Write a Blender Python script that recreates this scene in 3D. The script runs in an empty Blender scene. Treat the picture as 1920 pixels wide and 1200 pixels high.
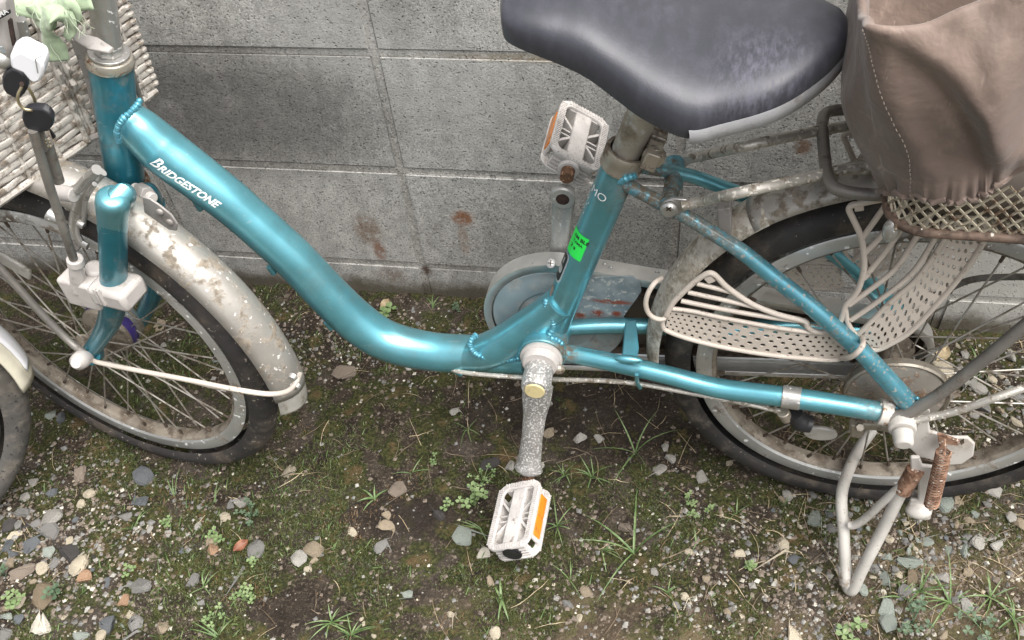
import bpy, bmesh, math, random
from mathutils import Vector, Matrix, noise

random.seed(7)
V = Vector
scene = bpy.context.scene
col = scene.collection

# ------------------------------------------------------------------ camera, sky, sun
cd = bpy.data.cameras.new('camera')
cam = bpy.data.objects.new('camera', cd); col.objects.link(cam)
cam.location = (0.4062, -1.0142, 1.1667)
cam.rotation_euler = (math.radians(40.5035), math.radians(4.8423), math.radians(9.1863))
cd.sensor_fit = 'HORIZONTAL'; cd.sensor_width = 36.0
cd.lens = 36.0 * 1780.958 / 1920.0
cd.clip_start = 0.02; cd.clip_end = 200.0
scene.camera = cam

SUN_EL, SUN_AZ = math.radians(65), math.radians(120)      # azimuth clockwise from +Y
world = bpy.data.worlds.new('World'); scene.world = world; world.use_nodes = True
wn = world.node_tree; wn.nodes.clear()
sky = wn.nodes.new('ShaderNodeTexSky'); sky.sky_type = 'NISHITA'; sky.sun_disc = False
sky.sun_elevation = SUN_EL; sky.sun_rotation = SUN_AZ
sky.air_density = 1.0; sky.dust_density = 6.0; sky.ozone_density = 1.0
hs = wn.nodes.new('ShaderNodeHueSaturation'); hs.inputs['Saturation'].default_value = 0.28
bg = wn.nodes.new('ShaderNodeBackground'); bg.inputs['Strength'].default_value = 0.058
wo = wn.nodes.new('ShaderNodeOutputWorld')
wn.links.new(sky.outputs[0], hs.inputs['Color']); wn.links.new(hs.outputs[0], bg.inputs['Color'])
wn.links.new(bg.outputs[0], wo.inputs['Surface'])
sd = bpy.data.lights.new('sun', 'SUN'); sd.energy = 1.5; sd.angle = math.radians(58); sd.color = (1.0, 0.975, 0.94)
sun = bpy.data.objects.new('sun', sd); col.objects.link(sun)
sdir = V((math.sin(SUN_AZ)*math.cos(SUN_EL), math.cos(SUN_AZ)*math.cos(SUN_EL), math.sin(SUN_EL)))
sun.rotation_euler = sdir.to_track_quat('Z', 'Y').to_euler()
scene.view_settings.view_transform = 'Standard'; scene.view_settings.look = 'None'
scene.view_settings.exposure = 1.80; scene.view_settings.gamma = 1.0
scene.view_settings.use_curve_mapping = False

# ------------------------------------------------------------------ materials
class NT:
    def __init__(s, name):
        s.m = bpy.data.materials.new(name); s.m.use_nodes = True
        s.t = s.m.node_tree; s.t.nodes.clear()
        s.out = s.n('ShaderNodeOutputMaterial'); s.b = s.n('ShaderNodeBsdfPrincipled')
        s.l(s.b.outputs[0], s.out.inputs['Surface'])
        tc = s.n('ShaderNodeTexCoord'); s.obj = tc.outputs['Object']
        s.pos = s.n('ShaderNodeNewGeometry').outputs['Position']
        s.co = s.obj
    def n(s, ty, **k):
        nd = s.t.nodes.new(ty)
        for a, b in k.items(): setattr(nd, a, b)
        return nd
    def l(s, a, b): s.t.links.new(a, b)
    def put(s, sock, v):
        if hasattr(v, 'default_value') or hasattr(v, 'is_output'): s.l(v, sock)
        elif isinstance(v, (tuple, list)): sock.default_value = tuple(v) + ((1,) if len(v) == 3 and len(sock.default_value) == 4 else ())
        else: sock.default_value = v
    def noise(s, scale, det=3, rough=.55, off=None, stretch=None, dist=0):
        nd = s.n('ShaderNodeTexNoise'); nd.inputs['Scale'].default_value = scale
        nd.inputs['Detail'].default_value = det; nd.inputs['Roughness'].default_value = rough
        nd.inputs['Distortion'].default_value = dist
        s.l(s.mapped(off, stretch), nd.inputs['Vector'])
        return nd.outputs['Fac']
    def mapped(s, off=None, stretch=None):
        if off is None and stretch is None: return s.co
        mp = s.n('ShaderNodeMapping')
        if off: mp.inputs['Location'].default_value = off
        if stretch: mp.inputs['Scale'].default_value = stretch
        s.l(s.co, mp.inputs['Vector']); return mp.outputs[0]
    def voro(s, scale, feat='F1', out='Distance', off=None, stretch=None):
        nd = s.n('ShaderNodeTexVoronoi', feature=feat); nd.inputs['Scale'].default_value = scale
        s.l(s.mapped(off, stretch), nd.inputs['Vector']); return nd.outputs[out]
    def ramp(s, v, lo, hi, a=0.0, b=1.0):
        nd = s.n('ShaderNodeMapRange', interpolation_type='SMOOTHSTEP')
        s.put(nd.inputs['Value'], v); nd.inputs['From Min'].default_value = lo; nd.inputs['From Max'].default_value = hi
        nd.inputs['To Min'].default_value = a; nd.inputs['To Max'].default_value = b
        return nd.outputs[0]
    def math(s, op, a, b=0.0):
        nd = s.n('ShaderNodeMath', operation=op); s.put(nd.inputs[0], a); s.put(nd.inputs[1], b); return nd.outputs[0]
    def mix(s, f, a, b):
        nd = s.n('ShaderNodeMix', data_type='RGBA'); s.put(nd.inputs[0], f); s.put(nd.inputs[6], a); s.put(nd.inputs[7], b)
        return nd.outputs[2]
    def spot(s, c, r, co=None):            # 1 at the centre of a stain, 0 outside
        nd = s.n('ShaderNodeVectorMath', operation='SUBTRACT'); s.l(co or s.co, nd.inputs[0]); nd.inputs[1].default_value = c
        sc = s.n('ShaderNodeVectorMath', operation='DIVIDE'); s.l(nd.outputs[0], sc.inputs[0])
        sc.inputs[1].default_value = r if isinstance(r, tuple) else (r, r, r)
        ln = s.n('ShaderNodeVectorMath', operation='LENGTH'); s.l(sc.outputs[0], ln.inputs[0])
        return s.ramp(ln.outputs['Value'], 1.0, 0.35)
    def bump(s, h, st=.3, d=.001):
        nd = s.n('ShaderNodeBump'); nd.inputs['Strength'].default_value = st; nd.inputs['Distance'].default_value = d
        s.put(nd.inputs['Height'], h); s.l(nd.outputs[0], s.b.inputs['Normal'])
    def fin(s, col=None, rough=None, metal=None, coat=None, sheen=None, spec=None):
        if col is not None: s.put(s.b.inputs['Base Color'], col)
        if rough is not None: s.put(s.b.inputs['Roughness'], rough)
        if metal is not None: s.put(s.b.inputs['Metallic'], metal)
        if coat is not None:
            s.b.inputs['Coat Weight'].default_value = coat; s.b.inputs['Coat Roughness'].default_value = .12
        if spec is not None: s.b.inputs['Specular IOR Level'].default_value = spec
        return s.m

def worn(name, base, rough=.4, metal=0., dirt=(.14,.115,.085), amt=(.52,.62), dscale=30, fleck=None, fl=(.62,.66), fscale=180,
         spots=(), spotc=None, coat=None, bump=.15, bscale=300, var=.18, drough=.85, stretch=None, scratch=False):
    m = NT(name)
    v = m.noise(dscale*.35, 4, off=(3,1,2))
    c = m.mix(m.ramp(v, .3, .7), tuple(x*(1-var) for x in base), tuple(min(1, x*(1+var)) for x in base))
    d = m.ramp(m.noise(dscale, 6, .65, stretch=stretch), amt[0], amt[1])
    for ce, r, st in spots:
        sp = m.math('MULTIPLY', m.spot(ce, r), m.ramp(m.noise(dscale*2.2, 5, .7), .30, .56))
        d = m.math('MAXIMUM', d, m.math('MULTIPLY', sp, st))
    dc = m.mix(m.ramp(m.noise(dscale*3, 3), .35, .65), dirt, tuple(x*.62 for x in dirt))
    c = m.mix(d, c, dc)
    mt = metal
    if fleck:
        fk = m.ramp(m.noise(fscale, 2, .5, off=(9,4,7)), fl[0], fl[1])
        c = m.mix(fk, c, fleck)
        d = m.math('MAXIMUM', d, fk)
    if scratch:                                          # fine pale scuffs and grime film
        s1 = m.ramp(m.noise(90, 3, .7, off=(5,2,8), stretch=(.25,1,2.2)), .66, .72)
        c = m.mix(m.math('MULTIPLY', s1, .30), c, (.55,.62,.62))
        s2 = m.ramp(m.noise(14, 6, .7, off=(2,9,1)), .46, .72)
        c = m.mix(m.math('MULTIPLY', s2, .40), c, (.20,.27,.25))
    m.bump(m.math('ADD', m.noise(bscale, 4, .6), m.math('MULTIPLY', d, 1.2)), bump, .0006)
    return m.fin(c, m.ramp(d, 0, 1, rough, drough), m.ramp(d, 0, 1, metal, metal*.15) if metal else 0., coat)

SEATJ = (-0.2886,0,0.5158)
M = {}
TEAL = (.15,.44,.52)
M['teal'] = worn('teal_metallic_paint', TEAL, .36, .72, (.16,.13,.095), (.66,.78), 60, spots=[(SEATJ, .055, 1.0), ((-0.3123,-0.03,0.5213), .03, .5), ((-0.3838,-0.03,0.2776), .034, 1.0), ((-0.0277,-0.06,0.2769), .035, .6), ((-0.2773,0.04,0.4809), .05, .9)], coat=.5, bump=.05, bscale=500, var=.12, scratch=True, fleck=(.35,.42,.42), fl=(.72,.74), fscale=420)
M['teal_dusty'] = worn('teal_paint_dusty', (.12,.36,.45), .38, .6, (.17,.14,.10), (.52,.72), 55, spots=[((-0.2409,-0.03,0.5066), .09, .9), (SEATJ, .07, 1.0), ((-0.0295,-0.06,0.286), .04, .7)], coat=.4, bump=.06, var=.2, fleck=(.30,.30,.27), fl=(.60,.66), fscale=260)
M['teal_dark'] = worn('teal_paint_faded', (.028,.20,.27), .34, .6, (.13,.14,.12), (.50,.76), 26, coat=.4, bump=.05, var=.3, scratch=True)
M['weld'] = worn('weld_bead_paint', (.11,.35,.44), .48, .5, (.14,.12,.09), (.62,.8), 90, coat=.5, bump=.05)
M['fender'] = worn('dirty_silver_mudguard', (.42,.395,.36), .48, .6, (.27,.23,.18), (.49,.62), 52, bump=.2, var=.12, fleck=(.56,.54,.51), fl=(.66,.72), fscale=160)
M['fender_mud'] = worn('muddy_mudguard', (.60,.56,.49), .55, .2, (.40,.35,.28), (.42,.60), 60, bump=.25, fleck=(.62,.60,.54), fl=(.64,.67), fscale=130)
M['alu_spot'] = worn('oxidised_aluminium', (.36,.35,.335), .48, .5, (.25,.215,.17), (.62,.8), 50, fleck=(.62,.61,.59), fl=(.545,.60), fscale=430, bump=.3)
M['alu'] = worn('dull_aluminium', (.50,.49,.47), .38, .75, (.26,.23,.19), (.55,.72), 45, fleck=(.74,.74,.72), fl=(.66,.69), fscale=200, bump=.2)
M['alu_pale'] = worn('pale_aluminium', (.66,.65,.62), .34, .7, (.34,.30,.24), (.60,.75), 50, bump=.15)
M['rim'] = worn('dusty_rim', (.55,.55,.53), .36, .6, (.23,.19,.145), (.52,.66), 28, fleck=(.80,.80,.77), fl=(.66,.69), fscale=110, bump=.2)
M['rim_in'] = worn('muddy_rim_inside', (.30,.26,.21), .6, .25, (.17,.135,.10), (.42,.6), 40, fleck=(.40,.37,.32), fl=(.66,.7), fscale=200, bump=.3)
M['spoke'] = worn('dull_spokes', (.42,.39,.35), .4, .6, (.20,.165,.125), (.45,.62), 50, bump=.1)
M['rod'] = worn('weathered_rod', (.52,.49,.44), .42, .5, (.28,.235,.18), (.50,.62), 70, bump=.4, bscale=200, fleck=(.72,.68,.60), fl=(.60,.64), fscale=240)
M['rod_dull'] = worn('grey_rod', (.22,.205,.185), .5, .4, (.15,.125,.10), (.5,.7), 60, bump=.3)
M['steel'] = worn('tarnished_steel', (.40,.36,.30), .4, .6, (.16,.115,.075), (.48,.66), 50, bump=.3)
M['chrome_rust'] = worn('pitted_chrome', (.62,.58,.50), .3, .8, (.20,.10,.045), (.54,.66), 90, bump=.3)
M['rust'] = worn('rust', (.16,.085,.045), .8, .1, (.14,.065,.035), (.4,.6), 120, bump=.6, fleck=(.42,.25,.14), fl=(.6,.66), fscale=300)
M['white_paint'] = worn('grubby_white_paint', (.56,.53,.49), .42, 0, (.40,.33,.25), (.60,.74), 60, spots=[((0.069,-0.07,0.2387), .02, .6)], bump=.12, var=.06)
M['cream'] = worn('cream_coated_wire', (.56,.495,.43), .5, 0, (.30,.235,.18), (.60,.70), 110, bump=.15, var=.06)
M['plastic_white'] = worn('dusty_white_plastic', (.47,.44,.415), .5, 0, (.36,.31,.26), (.56,.76), 50, bump=.25, bscale=600)
M['pedal'] = worn('grubby_pedal_plastic', (.56,.53,.505), .5, 0, (.38,.32,.28), (.56,.72), 80, bump=.3, bscale=500, fleck=(.42,.38,.36), fl=(.64,.68), fscale=500)
M['black_plastic'] = worn('black_plastic', (.018,.018,.02), .42, 0, (.09,.085,.08), (.62,.8), 70, bump=.1)
M['rubber'] = worn('tyre_rubber', (.024,.022,.021), .66, 0, (.115,.095,.075), (.46,.68), 24, bump=.3, bscale=350, fleck=(.20,.18,.15), fl=(.70,.74), fscale=260)
M['rubber_mud'] = worn('muddy_tyre_rubber', (.032,.029,.028), .7, 0, (.125,.10,.078), (.46,.68), 16, bump=.35, bscale=350, fleck=(.26,.23,.19), fl=(.66,.70), fscale=180)
M['orange'] = worn('orange_reflector', (.78,.24,.02), .3, 0, (.45,.18,.03), (.5,.7), 60, coat=.6, bump=.1)
M['reflector'] = worn('grey_reflector', (.42,.40,.36), .35, 0, (.26,.23,.18), (.45,.65), 40, coat=.3)
M['case_grey'] = worn('grey_blue_chain_case', (.25,.31,.33), .45, .1, (.36,.35,.33), (.46,.66), 26, bump=.1, var=.2)
M['case_rust'] = worn('rusty_chain_case_panel', (.24,.29,.32), .5, .2, (.34,.34,.33), (.42,.60), 40, bump=.3, var=.25, spotc=None)
M['case_dark'] = worn('dark_muddy_chain_case', (.10,.082,.065), .7, .1, (.16,.13,.10), (.45,.65), 30, bump=.3)
M['chain'] = worn('oily_chain', (.085,.065,.05), .55, .5, (.12,.085,.06), (.45,.6), 80, bump=.4)
M['yellowed'] = worn('yellowed_cap', (.62,.52,.27), .45, 0, (.5,.42,.22), (.5,.7), 50, bump=.05, var=.06)
M['purple'] = worn('purple_hub_band', (.045,.03,.16), .4, 0, (.12,.10,.12), (.5,.7), 60)
M['white_print'] = worn('white_lettering', (.86,.87,.86), .4, 0, (.7,.72,.72), (.7,.8), 60, var=.02, bump=.02)
M['black_print'] = worn('black_lettering', (.02,.02,.022), .4, 0, (.05,.05,.05), (.7,.8), 60, bump=.02)
M['red_print'] = worn('red_lettering', (.38,.05,.04), .4, 0, (.3,.1,.08), (.6,.8), 60, bump=.02)
M['silver_label'] = worn('silver_label', (.50,.52,.52), .35, .4, (.3,.3,.28), (.6,.8), 60, bump=.03)
M['brown_label'] = worn('worn_brown_label', (.24,.20,.17), .5, 0, (.3,.25,.2), (.5,.7), 60, bump=.03)
M['green_label'] = worn('fluorescent_green_sticker', (.03,.80,.10), .5, 0, (.05,.7,.12), (.7,.85), 60, bump=.03, var=.04)
M['grey_plate'] = worn('grey_steel_plate', (.30,.28,.265), .55, .2, (.22,.195,.17), (.5,.7), 40, bump=.15)
M['wicker'] = worn('weathered_basket_strand', (.42,.39,.35), .6, 0, (.22,.18,.14), (.46,.62), 70, bump=.4, bscale=260, fleck=(.22,.18,.15), fl=(.66,.69), fscale=330)
M['mesh_rust'] = worn('rusty_cream_mesh', (.42,.375,.29), .5, .1, (.16,.10,.06), (.52,.60), 70, bump=.4)
M['frame_rust'] = worn('rusty_basket_rim', (.17,.115,.085), .65, .2, (.09,.06,.045), (.45,.6), 60, bump=.4, fleck=(.6,.55,.48), fl=(.70,.72), fscale=90)
M['white_clean'] = worn('white_plastic', (.84,.84,.87), .35, 0, (.7,.7,.72), (.7,.85), 40, bump=.02, var=.02, coat=.3)
M['fob_black'] = worn('black_key_head', (.022,.022,.026), .38, 0, (.06,.06,.06), (.6,.8), 60, bump=.05)
M['brass'] = worn('brass', (.55,.47,.30), .3, .9, (.3,.2,.1), (.6,.7), 90)
M['key_steel'] = worn('key_blade', (.42,.40,.37), .4, .6, (.25,.22,.19), (.5,.7), 70, bump=.1)

def cloth_mat(name, c, tr, dirt, amt, scale, rough=.6, bsc=180, wave=None):
    m = NT(name)
    v = m.ramp(m.noise(scale, 5, .6), amt[0], amt[1])
    base = m.mix(v, c, dirt)
    fine = m.noise(900, 2, .5)
    m.bump(m.math('ADD', m.math('MULTIPLY', fine, .35), m.noise(bsc, 5, .6)), .25, .0015)
    m.b.inputs['Sheen Weight'].default_value = .25
    return m.fin(base, rough)
M['green_cloth'] = cloth_mat('pale_green_cloth', (.40,.50,.33), 0, (.27,.34,.22), (.4,.75), 22, .8)
M['thread'] = cloth_mat('pale_green_thread', (.52,.58,.44), 0, (.3,.36,.25), (.4,.75), 22, .8)

def brown_cover():
    m = NT('dusty_brown_nylon')
    big = m.ramp(m.noise(7, 5, .6), .35, .68)
    c = m.mix(big, (.145,.104,.085), (.225,.163,.132))
    dust = m.ramp(m.noise(26, 7, .7, stretch=(1,1,.55)), .52, .75)
    c = m.mix(m.math('MULTIPLY', dust, .55), c, (.36,.27,.215))
    cr = m.voro(13, 'DISTANCE_TO_EDGE', off=(.3,.2,.1))
    crease = m.math('MULTIPLY', m.ramp(cr, .035, .0), m.ramp(m.noise(14, 3), .56, .66))
    c = m.mix(m.math('MULTIPLY', crease, .45), c, (.50,.40,.34))
    sc = m.ramp(m.noise(60, 3, .6, stretch=(2.6,1,.5)), .70, .76)
    c = m.mix(m.math('MULTIPLY', sc, .55), c, (.52,.43,.36))
    h = m.math('ADD', m.noise(9, 4, .5, dist=1.2), m.math('MULTIPLY', m.noise(45, 4, .6, dist=.2), .22))
    h = m.math('ADD', h, m.math('MULTIPLY', crease, -.25)); h = m.math('ADD', h, m.math('MULTIPLY', m.noise(22, 3, .5, off=(1,5,2), dist=1.5), .35))
    m.bump(h, .6, .009)
    m.b.inputs['Sheen Weight'].default_value = .2
    return m.fin(c, .66)
M['cover'] = brown_cover()

def saddle_mat():
    m = NT('scuffed_saddle_vinyl')
    streak = m.ramp(m.noise(30, 6, .7, stretch=(2.0, 1.0, .8)), .40, .80)
    c = m.mix(streak, (.034,.035,.045), (.058,.058,.074))
    zone = m.math('MAXIMUM', m.spot((-0.1884,-0.06,0.6758), (.07,.09,.05)), m.math('MULTIPLY', m.spot((-0.3334,0,0.6849), (.11,.06,.05)), .5))
    sc = m.math('MULTIPLY', m.ramp(m.noise(75, 6, .75, stretch=(3.0,1,.7)), .40, .66), zone)
    c = m.mix(m.math('MULTIPLY', sc, .38), c, (.16,.155,.20))
    dots = m.ramp(m.voro(90), .06, .03)
    pick = m.ramp(m.noise(40, 1), .66, .68)
    c = m.mix(m.math('MULTIPLY', dots, pick), c, (.7,.7,.7))
    m.bump(m.math('ADD', m.voro(700), m.math('MULTIPLY', m.noise(60, 4), 1.5)), .10, .0006)
    m.b.inputs['Sheen Weight'].default_value = .1
    return m.fin(c, m.ramp(sc, 0, 1, .43, .60), spec=.55)
M['saddle'] = saddle_mat()
M['saddle_trim'] = worn('silver_saddle_trim', (.36,.36,.37), .45, .2, (.34,.33,.32), (.48,.68), 30, bump=.15)

def concrete(name, base, pores=1.0):
    m = NT(name); m.co = m.pos
    fine = m.noise(340, 4, .75); mid = m.noise(45, 5, .6, off=(2,5,1))
    c = m.mix(m.ramp(mid, .32, .70), tuple(x*.80 for x in base), tuple(x*1.15 for x in base))
    c = m.mix(m.ramp(fine, .38, .50), tuple(x*.50 for x in base), c)
    agg = m.ramp(m.noise(380, 2, .5, off=(7,1,3)), .58, .65)
    c = m.mix(m.math('MULTIPLY', agg, .75), c, (.66,.65,.62))
    pv = m.voro(230, off=(1,2,3)); pm = m.ramp(m.noise(120, 2, .5, off=(4,4,4)), .50, .60)
    pit = m.math('MULTIPLY', m.ramp(pv, .34, .16), pm)
    pv2 = m.math('MULTIPLY', m.ramp(m.voro(120, off=(6,2,3)), .24, .08), m.ramp(m.noise(55, 3, .7), .54, .62))
    pit = m.math('MAXIMUM', pit, pv2)
    c = m.mix(m.math('MULTIPLY', pit, .75), c, (.075,.070,.063))
    # vertical run-off streaks and broad weathering
    run = m.ramp(m.noise(8, 5, .6, stretch=(3.0,1,.55), off=(1.3,0,.4)), .44, .72)
    c = m.mix(m.math('MULTIPLY', run, .30), c, (.13,.125,.115))
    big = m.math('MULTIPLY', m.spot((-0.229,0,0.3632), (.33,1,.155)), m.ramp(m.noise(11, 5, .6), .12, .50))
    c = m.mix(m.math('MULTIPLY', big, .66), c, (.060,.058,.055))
    b2 = m.math('MULTIPLY', m.spot((0.0519,0,0.5258), (.09,1,.06)), m.ramp(m.noise(16, 4), .3, .6))
    c = m.mix(m.math('MULTIPLY', b2, .3), c, (.09,.085,.078))
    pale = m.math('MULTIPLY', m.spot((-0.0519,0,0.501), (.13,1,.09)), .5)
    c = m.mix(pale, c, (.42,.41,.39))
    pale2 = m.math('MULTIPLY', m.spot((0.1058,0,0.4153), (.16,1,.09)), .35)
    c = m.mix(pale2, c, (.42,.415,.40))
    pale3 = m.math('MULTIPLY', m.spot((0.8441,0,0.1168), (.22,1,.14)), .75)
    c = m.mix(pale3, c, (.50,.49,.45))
    for ce, r, st, rc in (((0.0821,0,0.1828), (.024,1,.021), 1.0, (.26,.10,.035)), ((-0.076,0,0.1445), (.030,1,.045), .75, (.17,.10,.05)), ((-0.0656,0,0.0999), (.014,1,.030), .9, (.20,.085,.04)), ((0.0777,0,0.1347), (.012,1,.045), .5, (.26,.16,.09)),
                        ((0.557,0,0.3419), (.015,1,.018), .9, (.18,.09,.04)), ((0.0058,0,0.0585), (.012,1,.016), 1.0, (.085,.05,.035)), ((-0.0555,0,0.0443), (.035,1,.025), .7, (.13,.085,.06)), ((0.2096,0,0.4675), (.16,1,.008), .6, (.22,.17,.10))):
        sp = m.math('MULTIPLY', m.spot(ce, r), m.ramp(m.noise(70, 5, .7, off=ce), .34, .52))
        c = m.mix(m.math('MULTIPLY', sp, st*.85), c, rc)
    # damp earth-stained foot of the wall
    sep = m.n('ShaderNodeSeparateXYZ'); m.l(m.pos, sep.inputs[0])
    foot = m.math('MULTIPLY', m.ramp(m.math('ADD', sep.outputs['Z'], m.math('MULTIPLY', m.noise(22, 5, .65), -.06)), .020, -.022), .9)
    c = m.mix(foot, c, (.085,.070,.045))
    h = m.math('ADD', m.math('MULTIPLY', fine, .8), m.math('MULTIPLY', pit, -1.6))
    h = m.math('ADD', h, m.math('MULTIPLY', mid, .8))
    m.bump(h, .7, .0022)
    return m.fin(c, .93, spec=.2)
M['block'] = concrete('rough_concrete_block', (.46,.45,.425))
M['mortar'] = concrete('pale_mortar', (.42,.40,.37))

def ground_mat():
    m = NT('mossy_soil'); m.co = m.pos
    n1 = m.noise(9, 6, .62); n2 = m.noise(48, 6, .68, off=(3,3,0)); n3 = m.noise(240, 4, .7); n4 = m.noise(22, 5, .65, off=(8,1,0))
    soil = m.mix(m.ramp(n2, .36, .66), (.019,.014,.010), (.054,.041,.030))
    soil = m.mix(m.ramp(n1, .48, .70), soil, (.072,.060,.049))
    soil = m.mix(m.math('MULTIPLY', m.ramp(n3, .52, .64), .6), soil, (.19,.15,.11))
    moss = m.mix(m.ramp(n3, .38, .62), (.016,.021,.006), (.062,.070,.018))
    moss = m.mix(m.ramp(n4, .55, .72), moss, (.13,.085,.040))
    bare = m.math('MAXIMUM', m.spot((0.3042,-0.2062,0), (.30,.11,1)), m.spot((0.0558,-0.4042,0), (.12,.05,1)))
    bare = m.math('MAXIMUM', bare, m.spot((-0.0503,-0.5659,0), (.09,.05,1)))
    bare = m.math('MAXIMUM', bare, m.spot((-0.1925,-0.1187,0), (.25,.07,1)))
    soil = m.mix(m.math('MULTIPLY', bare, .55), soil, (.020,.0145,.0105))
    mk = m.ramp(m.math('ADD', n4, m.math('MULTIPLY', bare, -.10)), .44, .54)
    c = m.mix(m.math('MULTIPLY', mk, .85), soil, moss)
    tan = m.math('MAXIMUM', m.spot((0.8144,-0.4232,0), (.22,.13,1)), m.spot((0.4244,-0.5346,0), (.35,.07,1)))
    c = m.mix(m.math('MULTIPLY', m.math('MULTIPLY', tan, m.ramp(n1, .35, .6)), .65), c, (.20,.15,.095))
    wet = m.math('MULTIPLY', m.spot((0.0549,-0.4001,0), (.10,.06,1)), m.ramp(n1, .3, .6))
    c = m.mix(m.math('MULTIPLY', wet, .6), c, (.022,.016,.012))
    # grit
    for sc, off, thr, cc, k in ((260, (1,0,0), .16, (.62,.56,.42), .60), (420, (5,2,0), .20, (.40,.35,.27), .56), (150, (2,7,0), .11, (.66,.61,.50), .62), (330, (9,2,0), .2, (.03,.025,.02), .5)):
        g = m.math('MULTIPLY', m.ramp(m.voro(sc, off=off), thr+.06, thr), m.ramp(m.noise(28, 3, .6, off=off), k, k+.06))
        c = m.mix(m.math('MULTIPLY', m.math('MULTIPLY', g, .75), m.ramp(bare, 0, 1, 1, .35)), c, tuple(x*.72 for x in cc))
    h = m.math('ADD', m.math('MULTIPLY', n2, 1.3), m.math('MULTIPLY', n3, .9))
    m.bump(h, .9, .006)
    return m.fin(c, m.ramp(wet, 0, 1, .95, .55), spec=.25)
M['ground'] = ground_mat()

def rockm(name, c, var=.25, rough=.85):
    m = NT(name)
    oi = m.n('ShaderNodeObjectInfo')
    v = m.noise(60, 5, .65); w = m.noise(260, 4, .7)
    cc = m.mix(m.ramp(v, .3, .7), tuple(x*(1-var) for x in c), tuple(min(.8, x*(1+var)) for x in c))
    cc = m.mix(m.math('MULTIPLY', m.ramp(w, .5, .62), .5), cc, tuple(x*.55 for x in c))
    cc = m.mix(m.math('MULTIPLY', m.ramp(oi.outputs['Random'], 0, 1), .35), cc, tuple(x*.6 for x in c))
    soil = m.math('MULTIPLY', m.ramp(m.noise(110, 4, .6, off=(3,3,3)), .52, .64), .7)
    cc = m.mix(soil, cc, (.085,.066,.045))
    m.bump(m.math('ADD', v, w), .5, .002)
    return m.fin(cc, rough, spec=.3)
ROCK = {'cream': rockm('cream_stone', (.48,.42,.32)), 'pale': rockm('pale_grey_stone', (.34,.325,.295)), 'grey': rockm('grey_stone', (.20,.195,.185)),
        'blue': rockm('blue_grey_stone', (.115,.125,.135), rough=.6), 'tan': rockm('tan_stone', (.30,.245,.175)), 'orange': rockm('orange_brown_stone', (.34,.215,.135)),
        'green': rockm('green_grey_stone', (.27,.30,.265)), 'dark': rockm('dark_stone', (.055,.052,.052)), 'brown': rockm('brown_stone', (.20,.155,.105)), 'white': rockm('whitish_stone', (.62,.58,.49)),
        'dusty': rockm('soil_covered_stone', (.22,.18,.145))}

def leafm(name, c, c2):
    m = NT(name)
    oi = m.n('ShaderNodeObjectInfo')
    m.b.inputs['Subsurface Weight'].default_value = 0.0
    return m.fin(m.mix(m.ramp(m.noise(90, 3), .35, .65), c, c2), .55)
M['grass'] = leafm('weed_grass_green', (.07,.125,.035), (.16,.22,.09))
M['clover'] = leafm('clover_green', (.11,.17,.06), (.19,.25,.11))
M['leafy'] = leafm('blue_green_weed', (.05,.085,.045), (.09,.135,.075))
M['moss'] = leafm('moss_fibre', (.030,.040,.010), (.075,.088,.022))
M['moss_red'] = leafm('reddish_moss_fibre', (.13,.075,.035), (.20,.13,.065))
M['straw'] = leafm('dry_straw', (.30,.23,.14), (.44,.36,.23))
M['twig'] = leafm('dead_roots', (.12,.085,.055), (.20,.15,.10))
M['dead_leaf'] = leafm('dead_leaf_brown', (.16,.06,.035), (.30,.14,.08))
M['rust_face'] = worn('rusty_drum_face', (.34,.31,.27), .6, .2, (.26,.16,.10), (.48,.62), 45, bump=.5, fleck=(.46,.36,.28), fl=(.6,.66), fscale=200)
M['rust_dark'] = worn('dark_rust_bore', (.055,.030,.022), .8, 0, (.03,.02,.015), (.4,.6), 120, bump=.3)
M['rust_pale'] = worn('orange_rust', (.30,.18,.12), .75, .1, (.17,.085,.05), (.42,.60), 110, bump=.6, fleck=(.55,.48,.42), fl=(.63,.69), fscale=160)
M['white_rust'] = worn('white_paint_with_rust', (.54,.51,.46), .45, 0, (.30,.17,.08), (.50,.62), 90, bump=.2)
M['cream_leg'] = worn('cream_grey_painted_tube', (.44,.42,.385), .5, 0, (.30,.24,.18), (.58,.72), 60, bump=.2, fleck=(.30,.22,.16), fl=(.68,.70), fscale=200)
M['clamp'] = worn('dull_gold_clamp', (.46,.41,.34), .42, .6, (.20,.155,.11), (.50,.64), 70, bump=.2)
M['post'] = worn('stained_seat_post', (.52,.49,.43), .42, .55, (.30,.25,.18), (.42,.60), 26, spots=[((-0.3004,0,0.5698), .02, .7)], bump=.2, fleck=(.52,.50,.46), fl=(.6,.68), fscale=60)
M['case_panel'] = worn('peeling_rusty_panel', (.25,.31,.335), .5, .2, (.42,.42,.40), (.52,.60), 60, spots=[], bump=.3, var=.2, fleck=None)
def panel():
    m = NT('peeling_rusty_panel')
    v = m.noise(30, 5, .6)
    c = m.mix(m.ramp(v, .35, .65), (.15,.19,.21), (.28,.32,.335))
    c = m.mix(m.ramp(m.noise(130, 3, .6), .56, .64), c, (.46,.46,.44))
    for ce, r in (((-0.3292,0.047,0.3005), (.036,.05,.0055)), ((-0.3477,0.047,0.2785), (.012,.05,.009)), ((-0.3692,0.047,0.272), (.009,.05,.007)), ((-0.3239,0.047,0.2804), (.009,.05,.007))):
        k = m.math('MULTIPLY', m.spot(ce, r), m.ramp(m.noise(140, 4, .7), .36, .48)); c = m.mix(k, c, (.24,.065,.035))
    m.bump(v, .3, .001); return m.fin(c, .5)
M['case_panel'] = panel()
M['tyre_old'] = worn('old_grey_tyre', (.085,.080,.074), .75, 0, (.15,.135,.115), (.42,.60), 26, bump=.4, bscale=300, fleck=(.03,.03,.03), fl=(.66,.7), fscale=160)
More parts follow.
